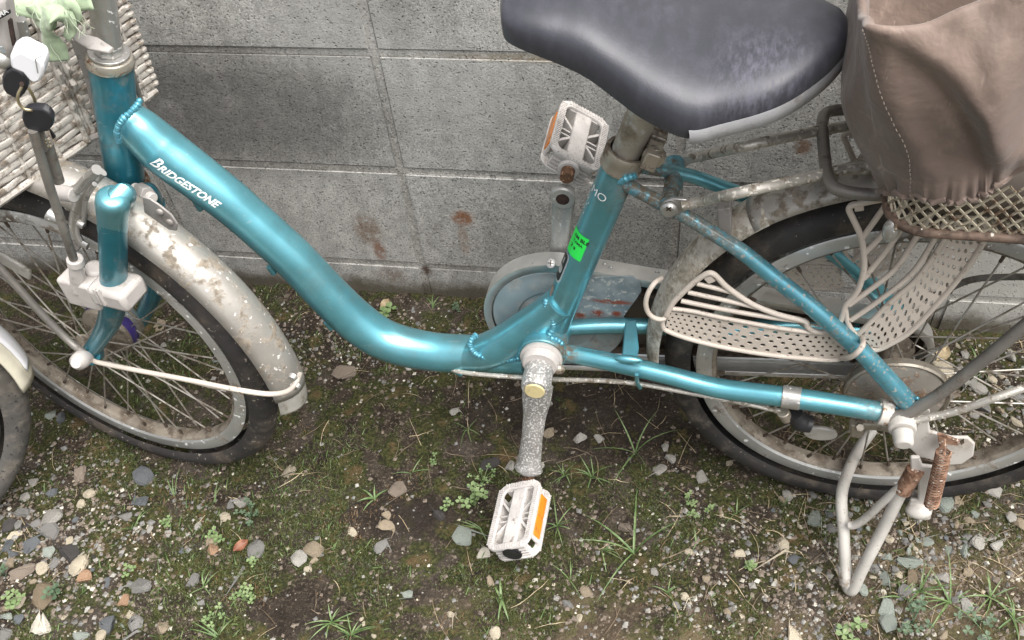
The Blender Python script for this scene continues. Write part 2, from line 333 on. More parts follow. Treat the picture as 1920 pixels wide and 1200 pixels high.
M['cream_guard'] = worn('cream_mudguard', (.66,.62,.50), .4, 0, (.36,.30,.22), (.60,.74), 50, coat=.3, bump=.05)

M['alu_far'] = worn('silver_crank', (.52,.51,.49), .42, .5, (.33,.30,.25), (.58,.72), 60, fleck=(.70,.70,.68), fl=(.64,.68), fscale=260, bump=.2)
M['ring_rust'] = worn('rusty_headset_ring', (.42,.36,.28), .35, .7, (.20,.10,.05), (.42,.56), 90, bump=.3)

# ------------------------------------------------------------------ mesh helpers
def catmull(pts, k=6, closed=False):
    P = [V(p) for p in pts]; n = len(P); out = []
    if n < 3: return P
    for i in range(n if closed else n-1):
        if closed: a, b, c, d = P[(i-1) % n], P[i], P[(i+1) % n], P[(i+2) % n]
        else: a, b, c, d = (P[i-1] if i else P[0]*2-P[1]), P[i], P[i+1], (P[i+2] if i+2 < n else P[-1]*2-P[-2])
        for j in range(k):
            t = j/k
            out.append(.5*((2*b)+(c-a)*t+(2*a-5*b+4*c-d)*t*t+(3*b-a-3*c+d)*t**3))
    if not closed: out.append(P[-1].copy())
    return out
def lerp_list(vals, m):
    out = []
    for i in range(m):
        t = i/(m-1)*(len(vals)-1); j = min(int(t), len(vals)-2); out.append(vals[j]+(vals[j+1]-vals[j])*(t-j))
    return out
class MB:
    def __init__(s): s.v = []; s.f = []
    def add(s, vs, fs):
        o = len(s.v); s.v += [tuple(v) for v in vs]; s.f += [tuple(i+o for i in f) for f in fs]; return s
    def tube(s, path, r, n=14, closed=False, cap=True, squash=None, twist=None):
        P = [V(p) for p in path]; m = len(P)
        R = r if isinstance(r, (list, tuple)) else [r]*m
        if len(R) != m: R = lerp_list(list(R), m)
        T = []
        for i in range(m):
            a = P[(i-1) % m] if closed or i else P[0]; b = P[(i+1) % m] if closed or i < m-1 else P[-1]
            T.append((b-a).normalized())
        u = T[0].orthogonal().normalized() if twist is None else (V(twist)-T[0]*V(twist).dot(T[0])).normalized()
        vs = []
        for i in range(m):
            u = (u - T[i]*u.dot(T[i])).normalized(); w = T[i].cross(u)
            for k in range(n):
                a = 2*math.pi*k/n
                d = u*math.cos(a)+w*math.sin(a)
                if squash:
                    ax = V(squash[0]); d = d - ax*d.dot(ax)*(1-squash[1])
                vs.append(P[i]+d*R[i])
        fs = []
        for i in range(m if closed else m-1):
            j = (i+1) % m
            for k in range(n):
                l = (k+1) % n; fs.append((i*n+k, i*n+l, j*n+l, j*n+k))
        if cap and not closed:
            fs.append(tuple(reversed(range(n)))); fs.append(tuple((m-1)*n+k for k in range(n)))
        return s.add(vs, fs)
    def cyl(s, a, b, r, r2=None, n=20): return s.tube([a, b], [r, r if r2 is None else r2], n)
    def lathe(s, o, ax, prof, n=32, a0=0, a1=360, ref=None, fr=None):
        # prof: list of (radius, height along the axis)
        o = V(o); ax = V(ax).normalized()
        u = (V(ref) - ax*V(ref).dot(ax)).normalized() if ref else ax.orthogonal().normalized(); w = ax.cross(u)
        full = abs(a1-a0) >= 360; m = n if full else n+1; k = len(prof); vs = []
        for i in range(m):
            a = math.radians(a0+(a1-a0)*i/n); d = u*math.cos(a)+w*math.sin(a)
            for j, (r, h) in enumerate(prof):
                if fr: r, h = fr(i, j, r, h)
                vs.append(o+d*r+ax*h)
        fs = []
        for i in range(n):
            i2 = (i+1) % m
            for j in range(k-1): fs.append((i*k+j, i2*k+j, i2*k+j+1, i*k+j+1))
        return s.add(vs, fs)
    def box(s, c, ax, h):
        c = V(c); A = [V(a)*k for a, k in zip(ax, h)]
        vs = [c+A[0]*x+A[1]*y+A[2]*z for x in (-1, 1) for y in (-1, 1) for z in (-1, 1)]
        return s.add(vs, [(0,1,3,2),(4,6,7,5),(0,4,5,1),(2,3,7,6),(0,2,6,4),(1,5,7,3)])
    def plate(s, pts, th):
        P = [V(p) for p in pts]; t = V(th); n = len(P)
        fs = [tuple(range(n)), tuple(reversed(range(n, 2*n)))]+[(i, i+n, (i+1) % n+n, (i+1) % n) for i in range(n)]
        return s.add([p+t*.5 for p in P]+[p-t*.5 for p in P], fs)
    def ball(s, c, r, n=12, sc=(1,1,1)):
        c = V(c); vs = [c+V((0,0,r*sc[2]))]; fs = []; m = n//2
        for i in range(1, m):
            for k in range(n):
                a, b = math.pi*i/m, 2*math.pi*k/n
                vs.append(c+V((r*sc[0]*math.sin(a)*math.cos(b), r*sc[1]*math.sin(a)*math.sin(b), r*sc[2]*math.cos(a))))
        vs.append(c-V((0,0,r*sc[2])))
        for k in range(n): fs.append((0, 1+k, 1+(k+1) % n)); fs.append((len(vs)-1, 1+(m-2)*n+(k+1) % n, 1+(m-2)*n+k))
        for i in range(m-2):
            for k in range(n): a = 1+i*n+k; b = 1+i*n+(k+1) % n; fs.append((a, a+n, b+n, b))
        return s.add(vs, fs)
    def grid(s, rows, closed=False):
        k = len(rows[0]); vs = [p for r in rows for p in r]; fs = []
        for i in range(len(rows)-1):
            for j in range(k if closed else k-1): j2 = (j+1) % k; fs.append((i*k+j, i*k+j2, (i+1)*k+j2, (i+1)*k+j))
        return s.add(vs, fs)
    def mesh(s, name, mat, smooth=True, ang=40):
        me = bpy.data.meshes.new(name); me.from_pydata(s.v, [], s.f); me.materials.append(mat)
        bm = bmesh.new(); bm.from_mesh(me); bmesh.ops.recalc_face_normals(bm, faces=bm.faces); bm.to_mesh(me); bm.free()
        if smooth:
            me.shade_smooth(); me.set_sharp_from_angle(angle=math.radians(ang))
        return me
    def build(s, name, mat, parent=None, bevel=0, solid=0, smooth=True, ang=40):
        o = bpy.data.objects.new(name, s.mesh(name, mat, smooth, ang)); col.objects.link(o); o.parent = parent
        if solid:
            md = o.modifiers.new('thickness', 'SOLIDIFY'); md.thickness = solid; md.offset = 0
        if bevel:
            md = o.modifiers.new('edges', 'BEVEL'); md.width = bevel; md.segments = 2; md.limit_method = 'ANGLE'; md.angle_limit = math.radians(35)
            md.harden_normals = False
        return o
def tag(o, label=None, cat=None, group=None, kind=None):
    for k, v in (('label', label), ('category', cat), ('group', group), ('kind', kind)):
        if v: o[k] = v
    return o
def empty(name, loc=(0,0,0), parent=None):
    o = bpy.data.objects.new(name, None); col.objects.link(o); o.location = loc; o.parent = parent; o.empty_display_size = .05
    return o

# ------------------------------------------------------------------ ground
def gauss(x, y, cx, cy, sx, sy): return math.exp(-((x-cx)/sx)**2-((y-cy)/sy)**2)
def gh(x, y):
    h = -.019*gauss(x, y, -.33, -.36, .34, .16)
    n = noise.noise(V((x*3.1, y*3.1, 1.7)))*.006 + noise.noise(V((x*11, y*11, 4.2)))*.0050
    n += noise.fractal(V((x*34, y*34, 2.0)), .9, 2.1, 3)*.0032
    n += .010*math.exp(-((y+.0)/.05)**2)*(.4+.6*noise.noise(V((x*7, 3, 1))))      # soil banked against the wall
    fade = 1 - .8*max(gauss(x, y, .62, -.31, .12, .03), gauss(x, y, .64, -.45, .04, .04))
    return h + n*fade - .003
def axis_pts(lo, hi, st, far):
    a = []; x = lo
    while x <= hi: a.append(x); x += st
    s = st; x = hi; y = lo; R = []; L = []
    while x < far:
        s *= 1.28; x += s; y -= s; R.append(x); L.append(y)
    return L[::-1]+a+R
xs = axis_pts(-.86, 1.12, .0062, 60)
ys = [y for y in axis_pts(-.80, .02, .0062, 60) if y <= .06]
vs = []; inner = 0
for y in ys:
    for x in xs:
        vs.append((x, y, gh(x, y) if (-1.6 < x < 2 and y > -1.6) else -.003))
nx = len(xs)
g = MB(); g.add(vs, [(j*nx+i, j*nx+i+1, (j+1)*nx+i+1, (j+1)*nx+i) for j in range(len(ys)-1) for i in range(nx-1)])
tag(g.build('ground', M['ground'], ang=180), kind='structure', label='dark mossy soil with grit and bare patches')

# ------------------------------------------------------------------ concrete block wall
wall = tag(empty('concrete_block_wall', (0,0,0)), 'weathered grey concrete block wall with rust and damp stains behind the bicycle', 'wall')
ZC = .0705
def block_mesh():
    bm = bmesh.new(); bmesh.ops.create_cube(bm, size=1); bmesh.ops.scale(bm, vec=(.3905,.10,.1905), verts=bm.verts)
    bmesh.ops.bevel(bm, geom=bm.edges[:], offset=.0024, segments=2, affect='EDGES')
    me = bpy.data.meshes.new('block'); bm.to_mesh(me); bm.free(); me.materials.append(M['block']); me.shade_smooth(); me.set_sharp_from_angle(angle=math.radians(60)); return me
bme = block_mesh()
for r in range(-1, 6):
    for c in range(-4, 6):
        o = bpy.data.objects.new('block', bme); col.objects.link(o); o.parent = wall
        o.location = (c*.4+.2, .05+random.uniform(-.0012, .0012), ZC+r*.2+.1)
        o.rotation_euler = (random.uniform(-.002,.002), random.uniform(-.0015,.0015), random.uniform(-.003,.003))
mo = MB()
for r in range(-1, 7): mo.box((.4, .0535, ZC+r*.2), ((1,0,0),(0,1,0),(0,0,1)), (2.0, .0518, .0052))
for c in range(-4, 7):
    for r in range(-1, 6): mo.box((c*.4, .0528, ZC+r*.2+.1), ((1,0,0),(0,1,0),(0,0,1)), (.0052, .0512, .0945))
mo.build('mortar', M['mortar'], wall)

# ------------------------------------------------------------------ stones
def rock_mesh(seed, ang):
    rnd = random.Random(seed); bm = bmesh.new()
    for k in range(11 if ang else 26):
        d = V((rnd.gauss(0,1), rnd.gauss(0,1), rnd.gauss(0,1))).normalized()
        s = rnd.uniform(.72, 1.0) if ang else rnd.uniform(.93, 1.0)
        bm.verts.new((d.x*.5*s, d.y*.40*s*rnd.uniform(.85,1.1), d.z*.27*s))
    r = bmesh.ops.convex_hull(bm, input=bm.verts)
    bmesh.ops.delete(bm, geom=[e for e in r['geom_interior'] if isinstance(e, bmesh.types.BMVert)], context='VERTS')
    bmesh.ops.bevel(bm, geom=bm.edges[:], offset=.035 if ang else .05, segments=2, affect='EDGES')
    bmesh.ops.recalc_face_normals(bm, faces=bm.faces)
    me = bpy.data.meshes.new('stone'); bm.to_mesh(me); bm.free()
    me.materials.append(ROCK['grey']); me.shade_smooth(); me.set_sharp_from_angle(angle=math.radians(38))
    return me
RM = [rock_mesh(i, True) for i in range(12)]+[rock_mesh(50+i, False) for i in range(5)]
COLW = {'cream':'cream', 'pale':'pale grey', 'grey':'grey', 'blue':'blue-grey', 'tan':'tan', 'orange':'orange-brown', 'green':'greenish grey', 'dark':'dark', 'brown':'brown', 'white':'whitish', 'dusty':'soil-covered'}
ORD = ['first','second','third','fourth','fifth','sixth','seventh','eighth','ninth','tenth','eleventh','twelfth','thirteenth','fourteenth','fifteenth','sixteenth','seventeenth','eighteenth','nineteenth','twentieth']
STONES = (
 [(-0.470,-0.388,0.0392,'dusty'),(-0.488,-0.423,0.0196,'blue'),(-0.359,-0.380,0.0361,'blue'),(-0.345,-0.422,0.0254,'blue'),(-0.432,-0.418,0.0183,'cream'),(-0.140,-0.349,0.0261,'cream'),(-0.101,-0.301,0.0115,'pale'),(-0.192,-0.406,0.0284,'pale'),(-0.208,-0.415,0.0122,'grey'),(-0.205,-0.433,0.0242,'cream'),(-0.280,-0.549,0.0378,'grey'),(-0.370,-0.554,0.0331,'orange'),(-0.386,-0.536,0.0268,'cream'),(-0.409,-0.516,0.0381,'dark'),(-0.425,-0.502,0.0248,'cream'),(-0.457,-0.488,0.0381,'grey'),(-0.466,-0.465,0.0323,'pale'),(-0.482,-0.479,0.0175,'grey'),(-0.470,-0.514,0.0260,'blue'),(-0.499,-0.504,0.0307,'cream'),(-0.507,-0.520,0.0228,'blue'),(-0.490,-0.528,0.0218,'blue'),(-0.439,-0.520,0.0205,'green'),(-0.462,-0.555,0.0360,'dusty'),(-0.438,-0.546,0.0187,'cream'),(-0.411,-0.582,0.0435,'brown'),(-0.446,-0.592,0.0287,'cream'),(-0.461,-0.602,0.0238,'tan'),(-0.389,-0.617,0.0404,'white'),(-0.299,-0.576,0.0217,'orange'),(-0.279,-0.587,0.0303,'cream'),(-0.286,-0.605,0.0167,'green'),(-0.267,-0.605,0.0198,'grey'),(-0.232,-0.607,0.0242,'tan'),(-0.303,-0.614,0.0288,'blue'),(-0.242,-0.579,0.0110,'pale'),(-0.337,-0.554,0.0205,'blue'),(-0.215,-0.536,0.0245,'grey'),(-0.212,-0.468,0.0241,'tan'),(-0.209,-0.487,0.0223,'orange'),(-0.144,-0.479,0.0259,'grey'),(-0.060,-0.471,0.0284,'tan'),(-0.078,-0.487,0.0277,'pale'),(-0.054,-0.488,0.0137,'tan'),(-0.058,-0.503,0.0107,'cream'),(-0.358,-0.449,0.0203,'grey'),(-0.282,-0.468,0.0131,'pale'),(-0.188,-0.567,0.0117,'grey'),(-0.449,-0.625,0.0219,'green'),(-0.431,-0.619,0.0176,'blue'),(-0.305,-0.629,0.0191,'cream'),(-0.333,-0.632,0.0225,'green'),(-0.439,-0.644,0.0217,'grey'),(-0.525,-0.414,0.0226,'pale'),(-0.521,-0.439,0.0170,'pale'),(-0.512,-0.465,0.0258,'grey'),(-0.520,-0.490,0.0231,'dark'),(-0.506,-0.487,0.0150,'grey'),(-0.494,-0.489,0.0132,'dark'),(-0.608,-0.243,0.0165,'grey'),(-0.576,-0.262,0.0134,'green'),(-0.590,-0.294,0.0133,'green'),(-0.606,-0.299,0.0201,'grey'),(-0.556,-0.297,0.0216,'green'),(-0.537,-0.299,0.0224,'blue'),(-0.373,-0.606,0.0131,'cream'),(-0.373,-0.568,0.0099,'grey'),(-0.437,-0.568,0.0118,'tan'),(-0.372,-0.520,0.0100,'dark'),(-0.397,-0.551,0.0117,'grey'),(-0.340,-0.526,0.0082,'tan'),(-0.488,-0.544,0.0173,'tan'),(-0.421,-0.536,0.0152,'grey'),(-0.363,-0.539,0.0116,'blue')] +
 [(0.026,-0.409,0.0207,'tan'),(0.032,-0.425,0.0267,'tan'),(0.143,-0.430,0.0314,'green'),(0.103,-0.399,0.0213,'dark'),(0.174,-0.455,0.0310,'white'),(0.186,-0.491,0.0204,'tan'),(0.159,-0.312,0.0311,'dark'),(0.188,-0.311,0.0209,'pale'),(0.234,-0.308,0.0116,'pale'),(0.235,-0.247,0.0237,'tan'),(0.281,-0.249,0.0291,'pale'),(0.309,-0.256,0.0219,'pale'),(0.409,-0.261,0.0164,'pale'),(0.413,-0.283,0.0224,'pale'),(0.400,-0.299,0.0238,'pale'),(0.361,-0.399,0.0267,'dusty'),(0.321,-0.487,0.0209,'tan'),(0.296,-0.510,0.0165,'grey'),(0.407,-0.453,0.0153,'pale'),(0.298,-0.421,0.0140,'tan'),(0.250,-0.481,0.0080,'white'),(0.086,-0.521,0.0161,'green'),(-0.013,-0.439,0.0138,'cream'),(0.033,-0.367,0.0280,'dusty'),(0.033,-0.458,0.0227,'grey'),(0.055,-0.585,0.0102,'cream'),(0.210,-0.558,0.0150,'cream'),(0.031,-0.561,0.0125,'cream'),(0.036,-0.568,0.0102,'cream'),(0.313,-0.526,0.0121,'cream'),(0.148,-0.541,0.0087,'cream'),(-0.100,-0.171,0.0394,'dusty'),(-0.236,-0.029,0.0186,'dusty'),(-0.446,-0.104,0.0326,'tan'),(-0.426,-0.139,0.0179,'pale'),(-0.317,-0.165,0.0381,'green'),(0.090,-0.228,0.0178,'pale'),(0.213,-0.186,0.0113,'grey')] +
 [(0.460,-0.303,0.0223,'pale'),(0.611,-0.349,0.0282,'green'),(0.633,-0.330,0.0323,'blue'),(0.576,-0.318,0.0169,'pale'),(0.569,-0.324,0.0138,'tan'),(0.589,-0.364,0.0121,'cream'),(0.580,-0.376,0.0098,'green'),(0.634,-0.361,0.0228,'grey'),(0.568,-0.394,0.0187,'cream'),(0.581,-0.414,0.0186,'blue'),(0.512,-0.417,0.0185,'cream'),(0.469,-0.450,0.0160,'tan'),(0.447,-0.420,0.0110,'cream'),(0.486,-0.357,0.0136,'tan'),(0.726,-0.399,0.0328,'green'),(0.722,-0.423,0.0234,'brown'),(0.692,-0.428,0.0218,'green'),(0.711,-0.419,0.0151,'cream'),(0.705,-0.412,0.0166,'grey'),(0.721,-0.384,0.0176,'green'),(0.698,-0.396,0.0152,'green'),(0.751,-0.368,0.0162,'green'),(0.747,-0.359,0.0109,'grey'),(0.775,-0.377,0.0147,'green'),(0.795,-0.373,0.0210,'green'),(0.813,-0.364,0.0259,'pale'),(0.836,-0.366,0.0213,'pale'),(0.801,-0.356,0.0125,'grey'),(0.780,-0.309,0.0278,'green'),(0.796,-0.304,0.0175,'tan'),(0.842,-0.282,0.0235,'pale'),(0.857,-0.322,0.0169,'pale'),(0.813,-0.323,0.0143,'green'),(0.786,-0.338,0.0181,'tan'),(0.805,-0.332,0.0142,'tan'),(0.776,-0.333,0.0126,'grey'),(0.771,-0.324,0.0118,'pale'),(0.762,-0.417,0.0198,'pale'),(0.715,-0.444,0.0202,'grey'),(0.783,-0.453,0.0235,'pale'),(0.688,-0.465,0.0319,'green'),(0.690,-0.484,0.0287,'green'),(0.665,-0.444,0.0171,'green'),(0.690,-0.446,0.0104,'white'),(0.620,-0.406,0.0210,'dusty'),(0.579,-0.514,0.0252,'cream'),(0.461,-0.518,0.0093,'cream'),(0.451,-0.501,0.0129,'dusty'),(0.444,-0.481,0.0101,'cream'),(0.434,-0.494,0.0129,'grey'),(0.497,-0.496,0.0122,'tan'),(0.516,-0.499,0.0093,'cream'),(0.753,-0.494,0.0156,'tan'),(0.802,-0.490,0.0158,'pale'),(0.842,-0.478,0.0160,'pale'),(0.837,-0.427,0.0124,'pale'),(0.774,-0.417,0.0084,'green'),(0.821,-0.376,0.0117,'tan'),(0.665,-0.359,0.0138,'blue'),(0.665,-0.329,0.0108,'green'),(0.681,-0.318,0.0117,'green'),(0.610,-0.314,0.0124,'grey'),(0.868,-0.331,0.0185,'tan'),(0.750,-0.403,0.0107,'pale'),(0.756,-0.390,0.0092,'grey'),(0.735,-0.380,0.0092,'cream'),(0.739,-0.367,0.0077,'green'),(0.715,-0.399,0.0091,'pale'),(0.681,-0.414,0.0120,'grey'),(0.678,-0.427,0.0090,'cream'),(0.751,-0.425,0.0091,'cream'),(0.783,-0.398,0.0092,'pale')] +
 [(0.841,-0.047,0.0195,'pale'),(0.832,-0.033,0.0124,'cream'),(0.802,-0.079,0.0400,'cream'),(0.827,-0.086,0.0435,'pale'),(0.852,-0.105,0.0295,'pale'),(0.814,-0.131,0.0444,'dusty'),(0.896,-0.019,0.0127,'cream'),(0.907,-0.043,0.0269,'pale'),(0.872,-0.088,0.0140,'cream'),(0.887,-0.080,0.0106,'cream'),(0.852,-0.141,0.0257,'grey'),(0.870,-0.149,0.0188,'tan'),(0.899,-0.116,0.0192,'grey'),(0.839,-0.157,0.0136,'pale'),(0.894,-0.165,0.0222,'cream'),(0.894,-0.099,0.0123,'green'),(0.802,-0.043,0.0141,'pale'),(0.785,-0.058,0.0210,'dusty'),(0.865,-0.126,0.0121,'dark')] )
REGION = []
def region(x, y):
    if x < -.30 and y < -.30: return 'lower-left gravel'
    if x < -.02: return 'moss by the front tyre' if y < -.30 else 'soil behind the front wheel'
    if x < .50 and y > -.30: return 'soil near the wall'
    if x < .42: return 'soil around the near pedal'
    if y > -.24: return 'ground past the rear wheel'
    return 'gravel around the stand'
extra = []
rr = random.Random(11)
def near_any(x, y, L, k=.62):
    return any((x-a[0])**2+(y-a[1])**2 < ((s+a[2])*k)**2 for a in L for s in (.012,))
tries = 0
ZONES = [((-0.4493,-0.5455,0), .080, .085, 36), ((0.7423,-0.388,0), .085, .05, 30), ((0.8599,-0.1121,0), .10, .07, 10), ((0.59,-0.3752,0), .12, .08, 8)]
for c, sx, sy, nmax in ZONES:
    k = 0
    for _ in range(600):
        if k >= nmax: break
        x = rr.gauss(c[0], sx); y = rr.gauss(c[1], sy)
        if y > -.03 or near_any(x, y, list(STONES)+extra): continue
        extra.append((x, y, rr.uniform(.007, .014), rr.choice(['pale','grey','green','tan','cream','blue','dusty']))); k += 1
ALL = [(x, y, s, c, True) for x, y, s, c in STONES]+[(x, y, s, c, False) for x, y, s, c in extra]
SZ = lambda s: 'large' if s > .026 else 'middling' if s > .016 else 'small'
ranks = {}
for i, a in enumerate(ALL): ranks.setdefault((region(a[0], a[1]), a[3], SZ(a[2])), []).append(i)
names = {}
for key, L in ranks.items():
    L.sort(key=lambda i: ALL[i][0])
    for k, i in enumerate(L):
        pos = '' if len(L) == 1 else (ORD[k]+' from the left of such ' if k < 20 else 'far right ')
        base = '%s %s stone' % (key[2], COLW[key[1]])
        names[i] = base+' on the '+key[0] if len(L) == 1 else '%s, %s from left of its kind, %s' % (base, ORD[k] if k < 20 else 'last', key[0])
for i, (x, y, s, c, main) in enumerate(ALL):
    me = RM[rr.randrange(12)] if not (c in ('grey','cream') and i % 4 == 0) else RM[12+rr.randrange(5)]
    o = bpy.data.objects.new('stone', me); col.objects.link(o)
    o.material_slots[0].link = 'OBJECT'; o.material_slots[0].material = ROCK[c]
    k = s*1.38; o.scale = (k, k*rr.uniform(.95,1.2), k*rr.uniform(.8,1.1))
    o.rotation_euler = (rr.uniform(-.25,.25), rr.uniform(-.25,.25), rr.uniform(0, 6.28))
    o.location = (x, y, gh(x, y)+.05*k)
    tag(o, names[i], 'stone', 'stones lying on the soil')

# uncountable grit, moss fibres, dead grass
def visible_xy(rnd):
    return rnd.uniform(-.62, .98), rnd.uniform(-.70, -.006)
def dens_gravel(x, y):
    return .10 + 1.0*gauss(x, y, -.45, -.50, .22, .14) + .9*gauss(x, y, .72, -.40, .25, .10) + .8*gauss(x, y, .85, -.12, .2, .1) + .5*gauss(x, y, .5, -.5, .3, .1) + .7*gauss(x, y, -.1, -.12, .25, .07)
for nm, mat, cnt, lo, hi, sd_ in (('pale_grit', ROCK['cream'], 1100, .0012, .0036, 1), ('grey_grit', ROCK['pale'], 900, .0012, .0045, 2), ('dark_grit', ROCK['grey'], 1500, .0015, .005, 3), ('white_grit', ROCK['white'], 420, .0010, .0030, 4), ('soil_crumbs', ROCK['dusty'], 6500, .0015, .0055, 6), ('gravel_chips', ROCK['pale'], 380, .003, .0075, 7), ('grey_gravel_chips', ROCK['grey'], 420, .003, .008, 8), ('pale_gravel_chips', ROCK['white'], 120, .003, .006, 9)):
    rnd = random.Random(sd_); gmb = MB(); vs = []; fs = []
    k = 0
    while k < cnt:
        x, y = visible_xy(rnd)
        d = dens_gravel(x, y)*(.45+.9*max(0, noise.noise(V((x*14, y*14, sd_)))+.35))
        if rnd.random() > (d if sd_ < 7 else d*d*1.4): continue
        k += 1
        s = lo+(hi-lo)*rnd.random()**2.2; z = gh(x, y)+s*.15; b = len(vs); a = rnd.uniform(0, 6.28)
        for q in range(4):
            vs.append((x+math.cos(a+q*1.57)*s*rnd.uniform(.6,1), y+math.sin(a+q*1.57)*s*rnd.uniform(.6,1), z+rnd.uniform(-.2,.2)*s))
        vs.append((x+rnd.uniform(-.3,.3)*s, y+rnd.uniform(-.3,.3)*s, z+s*rnd.uniform(.4,.7))); vs.append((x, y, z-s*.5))
        for q in range(4): fs.append((b+q, b+(q+1) % 4, b+4)); fs.append((b+(q+1) % 4, b+q, b+5))
    gmb.add(vs, fs); tag(gmb.build(nm, mat, smooth=False), kind='stuff', label='fine grit scattered over the soil')
def mossiness(x, y):
    v = noise.noise(V((x*9, y*9, 7.7)))*.9 + noise.noise(V((x*28, y*28, 3.3)))*.5
    v += .35*gauss(x, y, -.25, -.50, .3, .12) + .2*gauss(x, y, .45, -.55, .4, .1) - .5*gauss(x, y, .30, -.22, .25, .10) - .5*gauss(x, y, .12, -.42, .09, .06) - .6*gauss(x, y, -.55, -.55, .09, .1) - .4*gauss(x, y, -.05, -.57, .08, .05)
    return v
for nm, mat, cnt, L0, L1, wd, sd_, th in (('moss_fibres', M['moss'], 42000, .0025, .0075, .0008, 21, .12), ('red_moss_fibres', M['moss_red'], 6000, .003, .008, .0005, 22, .22), ('fine_grass', M['grass'], 1300, .006, .020, .0007, 23, .05)):
    rnd = random.Random(sd_); vs = []; fs = []; k = 0; t_ = 0
    while k < cnt and t_ < cnt*8:
        t_ += 1
        x, y = visible_xy(rnd)
        mv = mossiness(x+(1.3 if sd_ == 22 else 0), y)
        if mv < th+rnd.random()*.25: continue
        k += 1
        L = rnd.uniform(L0, L1); a = rnd.uniform(0, 6.28); el = rnd.uniform(.15, 1.3); z = gh(x, y)-.0005; b = len(vs)
        dx, dy, dz = math.cos(a)*math.cos(el)*L, math.sin(a)*math.cos(el)*L, math.sin(el)*L
        px, py = -math.sin(a)*wd, math.cos(a)*wd
        vs += [(x-px, y-py, z), (x+px, y+py, z), (x+dx*.55+px*.7, y+dy*.55+py*.7, z+dz*.75), (x+dx, y+dy, z+dz)]
        fs += [(b, b+1, b+2), (b, b+2, b+3)]
    mm = MB(); mm.add(vs, fs); tag(mm.build(nm, mat, smooth=False), kind='stuff', label='short moss and fine grass growing on the soil')
for nm, mat, cnt, sd_, wlo, whi in (('dry_grass_litter', M['straw'], 330, 31, .0003, .0007), ('root_litter', M['twig'], 480, 32, .0003, .0008)):
    rnd = random.Random(sd_); mm = MB()
    for k in range(cnt):
        x, y = visible_xy(rnd)
        if rnd.random() < .45: x = rnd.gauss(.75, .16); y = rnd.gauss(-.35, .16)
        if y > -.01: y = -.02
        a = rnd.uniform(0, 6.28); n = 6; L = rnd.uniform(.012, .055)*(1.3 if rnd.random() < .15 else 1); cv = rnd.uniform(-.3, .3); pts = []
        px, py = x, y
        for i in range(n):
            pts.append((px, py, gh(px, py)+.0010+.004*math.sin(math.pi*i/(n-1))*rnd.random()))
            px += math.cos(a)*L/(n-1); py = min(-.004, py+math.sin(a)*L/(n-1)); a += cv*rnd.uniform(.3, 1)
        mm.tube(pts, [rnd.uniform(wlo, whi)*f for f in (.7,1,1,.9,.7,.4)], 3, cap=False)
    tag(mm.build(nm, mat), kind='stuff', label='dead grass stems and rootlets littering the soil')

# ------------------------------------------------------------------ weeds: every plant a thing
def blade(mb, base, az, L, lean, w, curve=.5):
    n = 7; L0 = V(base); d = V((math.cos(az), math.sin(az), 0)); s = V((-math.sin(az), math.cos(az), 0)); el = lean; p = L0.copy(); rows = []
    for i in range(n):
        t = i/(n-1); ww = w*(1-t**1.6)*(.6+.4*min(1, t*4)); rows.append([p-s*ww+V((0,0,ww*.4)), p.copy(), p+s*ww+V((0,0,ww*.4))])
        p = p+(d*math.cos(el)+V((0,0,1))*math.sin(el))*L/(n-1); el -= curve*1.6/(n-1)
    mb.grid(rows)
def tuft(pos, L, nbl, label, rnd, azs=None, w=.0011, lean=(.35,1.2), mat='grass', curve=(.4,1.1)):
    o = empty('grass_tuft', (pos[0], pos[1], gh(pos[0], pos[1]))); tag(o, label, 'weed', 'weeds growing in the soil')
    for k in range(nbl):
        mb = MB(); az = azs[k] if azs and k < len(azs) else rnd.uniform(0, 6.28); ll = L*(rnd.uniform(.5, 1) if not azs else rnd.uniform(.85,1))
        blade(mb, (rnd.uniform(-.002,.002), rnd.uniform(-.002,.002), 0), az, ll, rnd.uniform(*lean), w*rnd.uniform(.7,1.2), rnd.uniform(*curve))
        mb.build('leaf_blade', M[mat], o)
rnd = random.Random(5)
